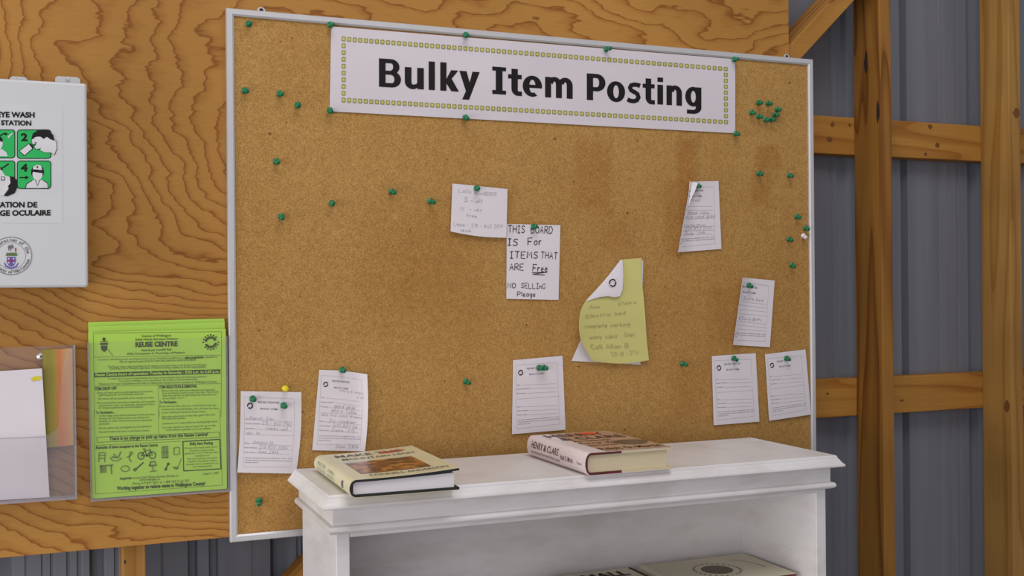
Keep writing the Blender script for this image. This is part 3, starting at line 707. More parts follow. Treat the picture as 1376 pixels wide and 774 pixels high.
form(fB, 'notice_form', 'curling form full of handwriting, pinned above the cream book', 0, (
    ('Extra 8 chairs', (250, 240), (455, 228), .05), ('Call', (400, 268), (455, 264), .04), ('good desk', (210, 372), (390, 362), .065), ('and a Table', (190, 408), (400, 398), .065), ('also two wood frames', (105, 448), (450, 430), .055), ('Jo Walker', (170, 492), (400, 480), .06), ('519 821 66', (215, 525), (420, 512), .06), ('June 25', (195, 562), (400, 548), .05), ('June 28th', (250, 690), (450, 672), .06)))
fC = Sheet((689.5, 484), (756, 478), (760, 577.5), (688, 583.5), YF, lambda u, v: .001+.004*max(0, .4-v))
form(fC, 'notice_form', 'blank form pinned by two green pins, its foot behind the pink book')
fD = Sheet((928, 244), (965.5, 243), (969.5, 334.5), (911, 339), YF, lambda u, v: .0015+.012*max(0, .35-u)**2*6)
dD = form(fD, 'notice_form', 'form with its left side curled back, high on the board right of centre', .30, (
    ('Free', (215, 262), (310, 250), .05), ('Book case', (220, 372), (400, 362), .05), ('white wood good', (190, 412), (455, 395), .055), ('Wellington', (200, 490), (380, 478), .05), ('519 822 0117', (215, 525), (430, 512), .055), ('July 4th', (215, 562), (380, 550), .05)), logo=False)
mb = MB()
pts = [P(927, 244, -.003), P(938, 246, -.011), P(934, 256, -.010), P(928.5, 268, -.008), P(924.5, 280, -.004), P(922.5, 283, -.002)]
mb.prism(pts, (0, .0003, 0)); obj('folded_corner', mb, 'paper', dD)
fE = Sheet((998, 373), (1041, 377), (1034.5, 466.5), (985, 463.5), YF, lambda u, v: .0015+.012*max(0, .35-u)**2*6)
form(fE, 'notice_form', 'narrow curled form pinned above the pair of blank forms near the right frame', .28, (
    ('Sofa bed', (215, 280), (400, 268), .05), ('Guelph', (200, 470), (400, 458), .05)), logo=False)
fF = Sheet((956.5, 478.5), (1015.5, 474.5), (1020.5, 566.5), (959, 571.5), YF, lambda u, v: .001+.003*max(0, .3-v))
form(fF, 'notice_form', 'blank form, left one of the pair low on the board’s right side')
fG = Sheet((1028, 476), (1082.5, 469.5), (1090, 557), (1033.5, 565.5), YF, lambda u, v: .001+.003*max(0, .3-v)+.002*u)
form(fG, 'notice_form', 'blank tilted form, right one of the pair beside the right frame rail')

# ================================================================== HANDWRITTEN NOTES
n1 = Sheet((608, 246.5), (682, 254), (680.5, 319.5), (605.5, 311), -0.001, lambda u, v: .001+.004*max(0, .3-v), lambda u, v: (0, 2.2*math.sin(u*3.14)*(1-v)))
o = tag(obj('paper_note', n1.mesh(), 'paper', None, smooth=True), 'square note with faint pencil handwriting, overlapping the note about free items', 'note', 'handwritten notes on the cork board')
mb = MB(); S = lambda x, y: n1.inv(600+x/9.111, 240+y/9.106)
for t, a, b, h in (('Lazy', (150, 165), (300, 178), .055), ('bOARDER', (340, 195), (610, 215), .06), ('5', (215, 280), (255, 285), .075), ('- off', (290, 295), (440, 300), .06), ('17', (160, 395), (215, 400), .065), ('- wks?', (280, 400), (450, 400), .055), ('free', (245, 468), (370, 480), .055), ('Leave - 519 - 843 2014', (90, 575), (690, 605), .065), ('ask', (170, 645), (305, 655), .05)):
    n1.hand(mb, t, S(*a), S(*b), h, .6, .0006, 0, .25, .08)
obj('handwriting', mb, 'pen', o)
n2 = Sheet((681, 301), (753, 302.5), (750.5, 403), (680.5, 401.5), 0.0024, lambda u, v: .001)
o = tag(obj('paper_note', n2.mesh(), 'paper', None, smooth=True), 'white note hand lettered in black that the board is for free items', 'note', 'handwritten notes on the cork board')
mb = MB(); S = lambda x, y: n2.inv(590+x/4.072, 230+y/4.074)
for t, a, b, h, wd in (('THIS', (378, 336), (468, 338), .125, .8), ('BOARD', (503, 340), (620, 343), .125, .8), ('IS', (375, 405), (430, 407), .115, .8), ('For', (486, 405), (560, 404), .12, .8), ('ITEMS', (388, 477), (540, 477), .115, .8), ('THAT', (556, 477), (646, 482), .115, .8),
                       ('ARE', (386, 542), (462, 543), .11, .8), ('Free', (513, 549), (592, 552), .12, .85), ('NO', (375, 640), (418, 640), .09, .8), ('SELLInG', (448, 640), (580, 645), .09, .8), ('Pleage', (428, 685), (526, 688), .085, .85)):
    n2.hand(mb, t, S(*a), S(*b), h, wd, .0006, 0, .15, .03)
n2.line(mb, S(508, 556), S(592, 553), .014); n2.line(mb, S(592, 553), S(512, 564), .012); n2.line(mb, S(512, 564), S(578, 569), .014)
obj('hand_lettering', mb, 'marker', o)

# yellow copy sheet with a folded corner, over a white sheet
ws = Sheet((808, 392), (864.5, 349), (860.5, 490), (768, 485), YF, lambda u, v: .0006)
o = tag(obj('paper_note', ws.mesh(), 'paper', None, smooth=True), 'white sheet peeking out behind the yellow folded note', 'note', 'handwritten notes on the cork board')
def spline(pts, t):
    n = len(pts)-1; f = max(-.3, min(t*n, n+.3)); i = max(0, min(n-1, int(math.floor(f)))); f -= i
    p0 = pts[max(0, i-1)]; p1 = pts[i]; p2 = pts[i+1]; p3 = pts[min(n, i+2)]
    return [0.5*((2*p1[k])+(-p0[k]+p2[k])*f+(2*p0[k]-5*p1[k]+4*p2[k]-p3[k])*f*f+(-p0[k]+3*p1[k]-3*p2[k]+p3[k])*f**3) for k in (0, 1)]
LC = [(834, 349), (812, 377), (786, 406), (778.5, 428), (780.5, 456), (796, 485)]
RC = [(862.5, 346.5), (862.5, 375), (865, 400), (867, 425), (869, 455), (872, 484)]
class Coons(Sheet):
    def px(s, u, v):
        a = spline(LC, 1-v); b = spline(RC, 1-v); r = [a[i]*(1-u)+b[i]*u for i in (0, 1)]
        r[1] += 4.0*math.sin(u*3.14)*max(0, 1-4*v); return r
yl = Coons(None, None, None, None, 0.0, lambda u, v: .001+.016*(1-u)**2*max(0, math.sin(min(1, v*1.25)*3.14))+.003*(1-v))
yn = tag(obj('paper_note', yl.mesh(18, 26), 'yellow', None, smooth=True), 'pale yellow curled note with its top left corner folded over', 'note', 'handwritten notes on the cork board')
mb = MB(); S = lambda x, y: yl.inv(760+x/4.992, 340+y/4.994)
for t, a, b in (('June', (150, 372), (225, 370)), ('Eldora', (355, 352), (470, 340)), ('Electric bed', (135, 436), (400, 410)), ('complete working', (130, 505), (430, 490)), ('many cans', (165, 578), (345, 570)), ('Owen', (395, 565), (460, 560)), ('Call Allan B', (175, 645), (425, 635)), ('519 48 - 3714', (312, 695), (490, 680))):
    yl.hand(mb, t, S(*a), S(*b), .05, .75, .0007, 0, .3, .1)
obj('handwriting', mb, 'yellow_pen', yn)
# the folded corner: the white front of the sheet
n = 10; mb = MB(); vs = []; fs = []
for i in range(n+1):
    a = spline(LC[:3], i/n)                      # along the fold
    for j in range(n+1):
        s = j/n; e = spline([(836.5, 350), (837.5, 375), (833, 398), (812, 398), (787, 405)], i/n)
        x = a[0]*(1-s)+e[0]*s; y = a[1]*(1-s)+e[1]*s
        # stand 3 mm proud of the yellow sheet below, rising to the free edge
        uu, vv = yl.inv(x, y); Y0 = yl.Y-yl.lift(min(1, max(0, uu)), min(1, max(0, vv)))
        vs.append(P(x, y, Y0-.0005-.005*math.sin(s*1.6)*math.sin(i/n*3.14)))
for i in range(n):
    for j in range(n):
        a = i*(n+1)+j; fs.append((a, a+1, a+n+2, a+n+1))
mb.add(vs, fs); fc = obj('folded_corner', mb, 'paper', yn, smooth=True); fc['label'] = 'white folded corner with a round logo'
mb = MB()
for a0, a1 in ((30, 205), (225, 380)):
    vs = []; fs = []
    for k in range(21):
        a = math.radians(a0+(a1-a0)*k/20)
        for r in (5.3, 3.6):
            x = 823.3+r*math.cos(a)*.95; y = 380-r*math.sin(a); uu, vv = yl.inv(x, y); Y0 = yl.Y-yl.lift(uu, vv)
            vs.append(P(x, y, Y0-.0065))
    for k in range(20): fs.append((2*k, 2*k+1, 2*k+3, 2*k+2))
    mb.add(vs, fs)
obj('round_logo', mb, 'ink', fc)

# ================================================================== EYE WASH BOX
YB = -0.046
xl = P(-76, 250, YB).x; xr = (P(117, 112, YB).x+P(118, 386, YB).x)/2; zt_ = P(117, 112, YB).z; zb_ = P(118, 386, YB).z
eb = thing('eye_wash_box', ((xl+xr)/2, YP, zb_), 'white metal wall box with green eye wash pictograms, hung on the plywood', 'first aid box')
obj('body', MB().box((xl+.003, YB+.018, zb_+.003), (xr-.003, YP-.0003, zt_-.003)), 'box', eb, .003)
obj('lid', MB().box((xl, YB, zb_), (xr, YB+.0175, zt_)), 'box', eb, .004)
for px in (25, 91):
    c = P(px, 108, YP-.004); z0 = zt_-.012
    wd_ = .013 if px < 50 else .019
    mb = MB().prism([(c.x-wd_, YP-.004, z0), (c.x+wd_, YP-.004, z0), (c.x+wd_, YP-.004, c.z+.003), (c.x+wd_-.004, YP-.004, c.z+.006), (c.x-wd_+.004, YP-.004, c.z+.006), (c.x-wd_, YP-.004, c.z+.003)], (0, .0035, 0))
    t = obj('mounting_lug', mb, 'box', eb)
    obj('screw', MB().lathe([(.003, 0), (.0032, .001), (.0018, .0018)], (c.x, YP-.004, c.z+.001), (0, -1, 0), 12), 'zinc', t)
# label: flat decal on the lid, coordinates in picture pixels of the lid plane
dc = Sheet((-40, 138), (84, 142), (84, 300), (-40, 300), YB-.0003)
mbd = dc.mesh(4, 4, th=.0002)
lab = obj('instruction_label', mbd, 'decal', eb)
K = lambda x, y: dc.inv(x/5.955, 135+y/5.954)         # from the 536x774 crop
K2 = lambda x, y: dc.inv(x/2.415, 80+y/2.419)         # from the 314x774 crop
mb = MB()
dc.text(mb, 'EYE WASH', K(-25, 132), K(278, 136), None, .0005, 0, .045)
dc.text(mb, 'STATION', K(8, 196), K(251, 200), None, .0005, 0, .045)
obj('english_lettering', mb, 'ink', lab)
mb = MB()
dc.text(mb, 'STATION DE', K2(-28, 480), K2(121, 480), None, .0005, 0, .045)
dc.text(mb, 'LAVAGE OCULAIRE', K2(-64, 508), K2(165, 506), None, .0005, 0, .045)
obj('french_lettering', mb, 'ink', lab)
def rr(x0, y0, x1, y1, r):
    o = []
    for cx, cy, a0 in ((x1-r, y0+r, -90), (x1-r, y1-r, 0), (x0+r, y1-r, 90), (x0+r, y0+r, 180)):
        for j in range(5):
            a = math.radians(a0+22.5*j); o.append((cx+r*math.cos(a), cy+r*math.sin(a)))
    return o
def pgon(mb, pts, off, mi): dc.poly(mb, [K(*p) for p in pts], off, mi)
def ell(cx, cy, rx, ry, a0=0, a1=360, n=24): return [(cx+rx*math.cos(math.radians(a0+(a1-a0)*k/n)), cy+ry*math.sin(math.radians(a0+(a1-a0)*k/n))) for k in range(n+(0 if a1-a0 == 360 else 1))]
def pline(mb, pts, wd, off, mi):
    v, f = ribbon(pts, wd); dc.put(mb, [K(*p) for p in v], f, off, mi)
PMATS = ['sign_green', 'ink', 'skin_white']   # 0 green 1 black 2 white
def panel(x0, y0, x1, y1):
    mb = MB(); pgon(mb, rr(x0, y0, x1, y1, 26), .0005, 1); pgon(mb, rr(x0+7, y0+7, x1-7, y1-7, 20), .0007, 0); return mb
# panel 2: head leaning back over a bottle
mb = panel(135, 232, 410, 466)
pgon(mb, [(150, 405), (232, 340), (268, 385), (195, 446)], .0009, 1); pgon(mb, [(158, 405), (230, 349), (258, 384), (196, 438)], .0010, 2)
face2 = [(255, 300), (300, 290), (360, 285), (410, 300), (450, 330), (453, 385), (434, 434), (405, 415), (360, 415), (325, 400), (322, 385), (290, 388), (275, 372), (290, 350), (258, 345)]
pgon(mb, [(x+(x-355)*.04, y+(y-350)*.05) for x, y in face2], .0009, 1); pgon(mb, face2, .0011, 2)
pgon(mb, [(252, 300), (262, 265), (300, 238), (350, 230), (395, 243), (425, 275), (437, 322), (405, 312), (375, 290), (350, 308), (325, 290), (285, 288), (262, 312)], .0013, 1)
pline(mb, [(255, 352), (268, 362), (285, 350), (280, 335), (292, 340)], 7, .0014, 1); pline(mb, [(240, 345), (250, 355), (266, 378)], 7, .0014, 1)
pline(mb, [(298, 388), (315, 392), (324, 380)], 5, .0014, 1)
obj('pictogram', mb, PMATS, lab)
# panel 4: nurse with cap, arrow
mb = panel(135, 480, 410, 708)
pgon(mb, [(205, 700), (212, 668), (258, 640), (300, 632), (345, 640), (380, 662), (386, 700)], .0009, 2)
pgon(mb, ell(300, 572, 52, 56), .0011, 1); pgon(mb, ell(300, 592, 40, 46), .0013, 2)
pgon(mb, [(248, 560), (262, 545), (338, 560), (352, 575), (340, 582), (270, 572)], .0014, 1)
pgon(mb, [(262, 550), (268, 528), (298, 514), (328, 522), (338, 556), (300, 552)], .0015, 2)
pgon(mb, rect(288, 530, 310, 535), .0016, 1); pgon(mb, rect(296, 522, 302, 543), .0016, 1)
pline(mb, [(283, 638), (300, 684), (318, 638)], 6, .0012, 1); pline(mb, [(205, 700), (212, 668), (258, 640)], 5, .0012, 1); pline(mb, [(345, 640), (380, 662), (386, 700)], 5, .0012, 1)
pgon(mb, rect(155, 612, 205, 621), .0010, 1); pgon(mb, [(202, 600), (232, 616), (202, 633)], .0010, 1)
obj('pictogram', mb, PMATS, lab)
# panel 1 (cut by the frame): figure with a bottle and arrow
mb = panel(-160, 232, 122, 462)
pgon(mb, [(-90, 446), (-80, 405), (-20, 385), (18, 390), (50, 415), (62, 446)], .0009, 2); pgon(mb, ell(-10, 345, 32, 46), .0010, 2)
pgon(mb, [(-40, 330), (-35, 300), (0, 285), (22, 310), (18, 335), (-10, 318)], .0012, 1)
pline(mb, [(0, 280), (30, 265), (50, 268)], 10, .0012, 1); pgon(mb, [(40, 255), (62, 268), (42, 282)], .0012, 1)
pgon(mb, [(60, 292), (96, 258), (102, 266), (68, 302)], .0012, 2)
obj('pictogram', mb, PMATS, lab)
# panel 3: bowed head with dark hair under a stream
mb = panel(-160, 480, 122, 708)
pgon(mb, [(-60, 600), (0, 540), (40, 600), (78, 612), (88, 660), (60, 715), (30, 760), (-40, 760)], .0009, 2)
pgon(mb, [(78, 605), (112, 612), (136, 640), (140, 690), (118, 740), (60, 766), (30, 762), (50, 735), (78, 700), (60, 690), (84, 660)], .0012, 1)
pline(mb, [(70, 505), (20, 540)], 10, .0012, 1); pgon(mb, [(4, 528), (26, 552), (0, 556)], .0012, 1); pgon(mb, rect(8, 610, 40, 640), .0011, 1); pgon(mb, rect(13, 614, 34, 634), .0012, 2)
obj('pictogram', mb, PMATS, lab)
for t, x0, x1, y in (('2', 168, 222, 322), ('4', 166, 222, 566), ('1', -120, -95, 322), ('3', -125, -75, 566)):
    mb = MB(); dc.text(mb, t, K(x0, y), K(x1, y), .085, .0009, 0, .05); obj('numeral', mb, 'ink', lab)
# round county seal
sl = Sheet((-15, 314), (45, 314), (45, 372), (-15, 372), YB-.0003)
Q = lambda x, y: sl.inv(x/8.6, 300+y/8.6)
cS = Q(128, 376); rS = Q(370, 376)[0]-cS[0]
mb = MB(); A = sl.asp()
tri = [(cS[0]+rS*1.02*math.cos(2*math.pi*k/40), cS[1]+rS*1.02*math.sin(2*math.pi*k/40)/A) for k in range(40)]
pts3 = [sl.pt(u, v, 0) for u, v in tri]
seal = obj('round_seal', MB().prism(pts3, (0, .0002, 0)), 'decal', eb)
sl.ring(mb, cS, rS, rS*.97, 0, 360, .0005, 0, 48); sl.ring(mb, cS, rS*.70, rS*.685, 0, 360, .0005, 0, 48)
def arc_text(mb, t, a0, a1, r, h, flip=False, mi=0):
    n = len(t)
    for i, ch in enumerate(t):
        if ch == ' ': continue
        a = math.radians(a0+(a1-a0)*(i+.5)/n); vs, fs = text_mesh(ch, .02)
        x0 = min(p[0] for p in vs); x1 = max(p[0] for p in vs); cxx = (x0+x1)/2; s = h/.7; out = []
        for x, y in vs:
            xx = (x-cxx)*s; yy = y*s
            if flip: rr_ = r-yy; ang = a+xx/r; out.append((cS[0]+(r+0-yy)*math.cos(ang), cS[1]+(r-yy)*math.sin(ang)/A))
            else: ang = a-xx/r; out.append((cS[0]+(r+yy)*math.cos(ang), cS[1]+(r+yy)*math.sin(ang)/A))
        sl.put(mb, out, fs, .0006, mi)
arc_text(mb, 'The Corporation of the', 205, 8, rS*.76, rS*.17)
arc_text(mb, 'County of Wellington', 215, 348, rS*.92, rS*.17, True)
obj('seal_lettering', mb, 'print', seal)
mb = MB()   # crest: shield, helm, mural crown, horse, scroll
def sp(pts, off, mi): sl.poly(mb, [Q(*p) for p in pts], off, mi)
sp([(78, 388), (180, 388), (182, 440), (165, 480), (130, 505), (95, 480), (76, 440)], .0006, 0)
sp(rect(124, 388, 136, 500), .0008, 1); sp(rect(78, 428, 181, 440), .0008, 1)
for a, b in ((92, 402), (150, 402), (92, 448), (150, 448)): sp(rect(a, b, a+16, b+16), .0009, 3)
sp([(70, 350), (195, 350), (200, 376), (66, 376)], .0006, 2); sp([(75, 350), (85, 336), (100, 348), (118, 334), (132, 348), (150, 334), (166, 348), (185, 336), (192, 350)], .0006, 2)
sp([(90, 270), (105, 250), (125, 262), (138, 238), (158, 275), (150, 292), (128, 285), (132, 318), (124, 322), (116, 292), (104, 296), (108, 316), (98, 316), (94, 290)], .0006, 4)
sp(rect(172, 285, 188, 330), .0006, 1)
sp([(44, 448), (58, 455), (72, 485), (130, 514), (188, 485), (204, 455), (214, 462), (196, 502), (130, 530), (62, 502)], .0006, 0)
obj('crest', mb, ['blue_ink', 'red_ink', 'crest_green', 'skin_white', 'print'], seal)

# ================================================================== GREEN FLYERS IN A CLEAR HOLDER
hx = Sheet((117.2, 461), (304.5, 452), (308.3, 660.5), (122, 674), 0.0)
gh = thing('flyer_holder', tuple(P(215, 672, .010)), 'clear plastic pocket screwed to the plywood holding lime green flyers', 'brochure holder')
def slab(sh, Yf, th, name, mat, parent):
    s2 = Sheet(*sh.c, Yf); mb = MB(); c = [s2.pt(0, 0), s2.pt(1, 0), s2.pt(1, 1), s2.pt(0, 1)]
    return obj(name, mb.prism(c, (0, th, 0)), mat, parent)
slab(hx, -.006, .0015, 'front_panel', 'acrylic', gh)
slab(Sheet((117.2, 470), (304.5, 461), (308, 660), (122, 673), 0), .0125, .0025, 'back_panel', 'acrylic', gh)
mb = MB()
def wallstrip(a, b, wpx):
    p = [P(a[0], a[1], -.0045), P(b[0], b[1], -.0045)]; w3 = Vector((.0022, 0, 0)) if abs(a[0]-b[0]) < 20 else Vector((0, 0, .0025))
    mb.prism([p[0], p[1], p[1]+w3, p[0]+w3], (0, .0168, 0))
wallstrip((117.4, 461), (122, 674), 2); wallstrip((303.5, 452), (306.8, 660), 2); wallstrip((122, 674), (308.3, 660.5), 2)
obj('pocket_rim', mb, 'acrylic_edge', gh)
G = 'lime green flyers in the clear holder'
for i, (c, Y, lab_) in enumerate((
        (((118.4, 433), (301.4, 428), (304, 655), (124, 668)), .0105, 'rearmost lime green flyer, its top edge highest in the stack'),
        (((118.6, 438.5), (302, 432.5), (304.3, 656), (124, 669)), .0070, 'middle lime green flyer of the stack in the clear holder'))):
    s = Sheet(*c, Y, lambda u, v: .0008*math.sin(u*3))
    tag(obj('flyer', s.mesh(8, 8), 'green', None, smooth=True), lab_, 'flyer', G)
gs = Sheet((118.4, 446.5), (303.3, 441.8), (304.9, 656.9), (124.1, 670.3), .0015)
go = tag(obj('flyer', gs.mesh(12, 12), 'green', None, smooth=True), 'front lime green flyer, its whole printed page showing', 'flyer', G)
E1 = lambda x, y: gs.inv(110+x/2.976, 420+y/2.977)       # 625x774 crop
E2 = lambda x, y: gs.inv(120+x/5.7316, 425+y/5.733)      # 1089x774 crop, top
E3 = lambda x, y: gs.inv(120+x/6.189, 550+y/6.192)       # 1176x774 crop, bottom
mb = MB()   # 0 dark 1 faint 2 green
gt = lambda E, t, a, b, h, mi=0, bold=0.012: gs.text(mb, t, E(*a), E(*b), h, .0005, mi, bold)
gl = lambda E, a, b, wd=.003, mi=1: gs.line(mb, E(*a), E(*b), wd, .0004, mi)
gl(E2, (30, 130), (1018, 118)); gl(E2, (30, 130), (40, 775)); gl(E2, (1018, 118), (1015, 775)); gl(E3, (40, 0), (52, 705)); gl(E3, (52, 705), (1110, 630)); gl(E3, (1085, 0), (1105, 630))
gl(E2, (35, 315), (1015, 298)); gl(E2, (40, 540), (1010, 518)); gl(E2, (528, 535), (540, 775)); gl(E3, (572, 0), (577, 203))
gt(E2, 'County of Wellington', (402, 160), (630, 155), .017, 0); gt(E2, 'Solid Waste Services Division', (355, 187), (680, 180), .017, 0)
gt(E2, 'REUSE CENTRE', (355, 236), (680, 228), .036, 0, .05)
gt(E2, 'Aberfoyle Landfill Site', (400, 270), (635, 262), .016, 0); gt(E2, '6922 Concession 4, Township of Puslinch', (290, 297), (735, 286), .016, 0)
gt(E2, 'Located in Aberfoyle (only), the Reuse Centre at the Aberfoyle Landfill Site is a', (70, 340), (735, 326), .0135, 1); gt(E2, 'pilot programme', (738, 328), (880, 322), .019, 0, .04); gt(E2, 'intended to', (890, 322), (985, 318), .017, 1)
gt(E2, 'offer an organized opportunity for items that otherwise would be landfilled.', (230, 358), (820, 342), .017, 1)
gt(E2, 'The Reuse Centre may be utilized by all residents and businesses in the County of Wellington', (140, 395), (905, 378), .0135, 1); gt(E2, '(including City of Guelph) regardless of licensed hauling, subject to all the requirements.', (160, 410), (900, 396), .017, 1)
gs.poly(mb, [E2(36, 435), E2(1008, 408), E2(1008, 442), E2(38, 470)], .0005, 0)
gs.text(mb, 'Reuse Centre hours of operation: Tuesday to Saturday - 8:00 a.m. to 5:30 p.m.', E2(48, 460), E2(1000, 434), .021, .0008, 2, .03)
gt(E2, 'To assist the County in implementing this Reuse Centre please obey the following guidelines:', (140, 488), (905, 470), .0135, 1); gt(E2, 'The County of Wellington is not responsible for the condition of items described below.', (225, 506), (835, 490), .0135, 1); gt(E2, 'Thank you for your cooperation and help in making the Reuse Centre a success in Wellington County.', (70, 530), (985, 510), .017, 1)
gt(E2, 'ITEM DROP OFF', (45, 570), (210, 564), .021, 0, .04); gt(E2, 'ITEM SELECTION & REMOVAL', (540, 556), (830, 548), .021, 0, .04)
lt = [('Drop off items such as small appliances, furniture,', 62, 597, 490, 584), ('sporting goods, and building materials.', 72, 614, 420, 604), ('The items will be identified which accept any item.', 62, 643, 500, 632), ('No unacceptable, hazardous materials such as paints', 62, 674, 510, 662), ('and solvents, tires, car batteries, electronic items,', 72, 694, 505, 683), ('or large appliances are accepted.', 72, 712, 415, 703)]
for t, x0, y0, x1, y1 in lt: gt(E2, t, (x0, y0), (x1, y1), .0145, 1)
gt(E2, 'To Participate...', (50, 752), (195, 746), .019, 0, .03)
lt = [('Please note that items are selected and removed', 555, 580, 965, 572), ('from the Reuse Centre at your own risk. The County', 562, 600, 995, 588), ('does not warrant or guarantee the items that are', 562, 618, 978, 608), ('set as taken "as is".', 562, 640, 735, 634), ('If you see any item that you would like to pick up:', 540, 700, 978, 690), ('Contact the Attendant/Gate, who will then be there', 555, 724, 995, 714), ('by the "scalehouse" beside the Reuse Centre.', 560, 748, 900, 740)]
for t, x0, y0, x1, y1 in lt: gt(E2, t, (x0, y0), (x1, y1), .0145, 1)
gt(E2, 'To Participate...', (540, 672), (680, 668), .019, 0, .03)
lt = [('At the weigh scale tell the attendant which you have', 78, 62, 545, 48), ('all items for the Reuse Centre and indicate the', 80, 84, 500, 74), ('quantity or deem of the item and any associated', 80, 106, 520, 96), ('problems.', 80, 130, 170, 126), ('Put the items only as assigned by the attendant.', 80, 165, 520, 148), ('Unload the item and return to the Reuse Centre.', 80, 196, 500, 182),
      ('Place the asked value of the item, given the scale,', 605, 70, 1050, 50), ('like unless the address.', 605, 86, 800, 80), ('Customers are responsible for loading large items.', 605, 126, 1070, 106), ('You may request us only as issued for up to help', 605, 160, 1050, 140), ('once removal, quantities can be an addition.', 640, 180, 1015, 165)]
for t, x0, y0, x1, y1 in lt: gt(E3, t, (x0, y0), (x1, y1), .0145, 1)
for a, b in (((62, 232), (1080, 190)), ((66, 275), (1082, 232)), ((62, 232), (66, 275)), ((1080, 190), (1082, 232))): gl(E3, a, b, .004, 1)
gt(E3, 'There is no charge to pick up items from the Reuse Centre!', (165, 258), (985, 220), .027, 0, .03); gl(E3, (285, 262), (430, 256), .003, 0)
gl(E3, (55, 300), (770, 265), .003, 1); gt(E3, 'Examples of items accepted at the Reuse Centre:', (55, 330), (570, 308), .022, 0, .03)
for a, b in (((778, 268), (1085, 250)), ((1085, 250), (1095, 495)), ((1095, 495), (785, 513)), ((785, 513), (778, 268))): gl(E3, a, b, .008, 0)
gt(E3, 'Bulky Item Posting', (835, 298), (1028, 290), .022, 0, .03)
for t, x0, y0, x1, y1 in (('Do you have large sized items?', 795, 330, 1065, 318), ('Furniture to give away,', 835, 352, 1040, 342), ('please put a card with the item', 792, 374, 1070, 362), ('description on it.', 880, 394, 1000, 388), ('Tack your cards for the board', 810, 420, 1060, 408), ('located in the Reuse Centre', 815, 442, 1062, 430), ('thereby all can contact you so', 805, 466, 1072, 452), ('the listing ends.', 860, 484, 1020, 476)): gt(E3, t, (x0, y0), (x1, y1), .013, 1)
gt(E3, 'Inquiries:', (255, 586), (355, 580), .020, 0, .03); gt(E3, 'contact Solid Waste Services Division at', (362, 580), (740, 560), .018, 1); gt(E3, 'www.wellington.ca', (415, 596), (590, 588), .018, 1); gt(E3, 'Phone 519 837 2601 or 1 800 665 0 ext 262', (360, 628), (830, 602), .018, 1)
gt(E3, 'August 21, 2006', (945, 545), (1075, 535), .016, 1)
gt(E3, 'Working together to reduce waste in Wellington County!', (228, 672), (962, 630), .027, 0, .04)
obj('printing', mb, ['green_ink', 'green_faint', 'green'], go)
mb = MB()   # line drawings of the accepted goods
def sk(pts, wd=9, mi=0):
    v, f = ribbon(pts, wd); gs.put(mb, [E3(*p) for p in v], f, .0007, mi)
def el(cx, cy, rx, ry, wd=9, mi=0): sk(ell(cx, cy, rx, ry)+[(cx+rx, cy)], wd, mi)
el(430, 388, 26, 28, 8); el(525, 382, 26, 28, 8); sk([(430, 388), (460, 345), (510, 340), (480, 385), (430, 388)], 7); sk([(460, 345), (480, 385), (525, 382), (505, 335), (495, 332)], 7); sk([(445, 330), (468, 332)], 9); el(480, 385, 7, 8, 6)
for x in (78, 128): sk([(x, 440), (x+4, 360)], 8, 1)
for y in (362, 385, 410): sk([(80, y), (130, y-3)], 8, 1)
sk([(170, 400), (195, 428), (240, 428), (270, 405)], 8, 1); sk([(185, 395), (240, 405), (262, 352)], 12, 1); sk([(200, 370), (228, 400)], 9, 1)
el(345, 365, 11, 11, 8, 1); sk([(342, 376), (330, 410), (350, 440)], 9, 1); sk([(310, 400), (340, 385), (362, 355)], 8, 1)
for k in range(5): sk([(604+k*12, 315), (606+k*12, 405)], 7, 1)
for y in (312, 358, 405): sk([(600, y), (658, y-4)], 8, 1)
sk([(702, 322), (748, 316), (750, 372), (706, 378), (702, 322)], 9, 1)
for k in range(6): sk([(92+k*9, 470), (95+k*9, 528)], 6, 1)
sk([(86, 470), (200, 464)], 11, 1); sk([(180, 466), (186, 540)], 11, 1); sk([(94, 470), (98, 535)], 8, 1)
el(298, 494, 34, 24, 8, 1); sk([(385, 500), (450, 442)], 10); el(380, 502, 10, 10, 8)
sk([(500, 470), (510, 438), (545, 435), (558, 465), (500, 470)], 16, 1); sk([(528, 470), (530, 510)], 8, 1); sk([(505, 518), (560, 512)], 8, 1)
sk([(632, 500), (658, 452)], 10); el(636, 500, 9, 7, 6); el(656, 455, 8, 9, 6); sk([(690, 482), (735, 492), (765, 410)], 6, 1); el(722, 488, 16, 8, 8, 1)
obj('drawings', mb, ['green_ink', 'green_faint'], go)
mb = MB()   # crest and ring logo in the flyer's head
gs.ring(mb, E2(935, 200), .046, .028, 20, 170, .0006, 0); gs.ring(mb, E2(935, 200), .046, .028, 200, 350, .0006, 0)
for k in range(16):
    if k % 8 == 7: continue
    a = math.radians(k*22.5); c = E2(935+58*math.cos(a), 200+56*math.sin(a)); gs.poly(mb, [(c[0]-.006, c[1]-.004), (c[0]+.006, c[1]-.004), (c[0]+.006, c[1]+.004), (c[0]-.006, c[1]+.004)], .0006, 0)
obj('round_logo', mb, 'green_ink', go); mb = MB()
for pts in ([(98, 180), (110, 160), (126, 172), (122, 190), (108, 188)], [(82, 206), (145, 204), (142, 220), (84, 222)], [(88, 228), (140, 226), (136, 258), (116, 275), (95, 262)]): gs.poly(mb, [E2(*p) for p in pts], .0006, 0)
gs.line(mb, E2(85, 196), E2(142, 194), .006, .0006, 0); gs.line(mb, E2(140, 252), E2(182, 305), .004, .0006, 1)
obj('crest', mb, ['green_ink', 'green_faint'], go)

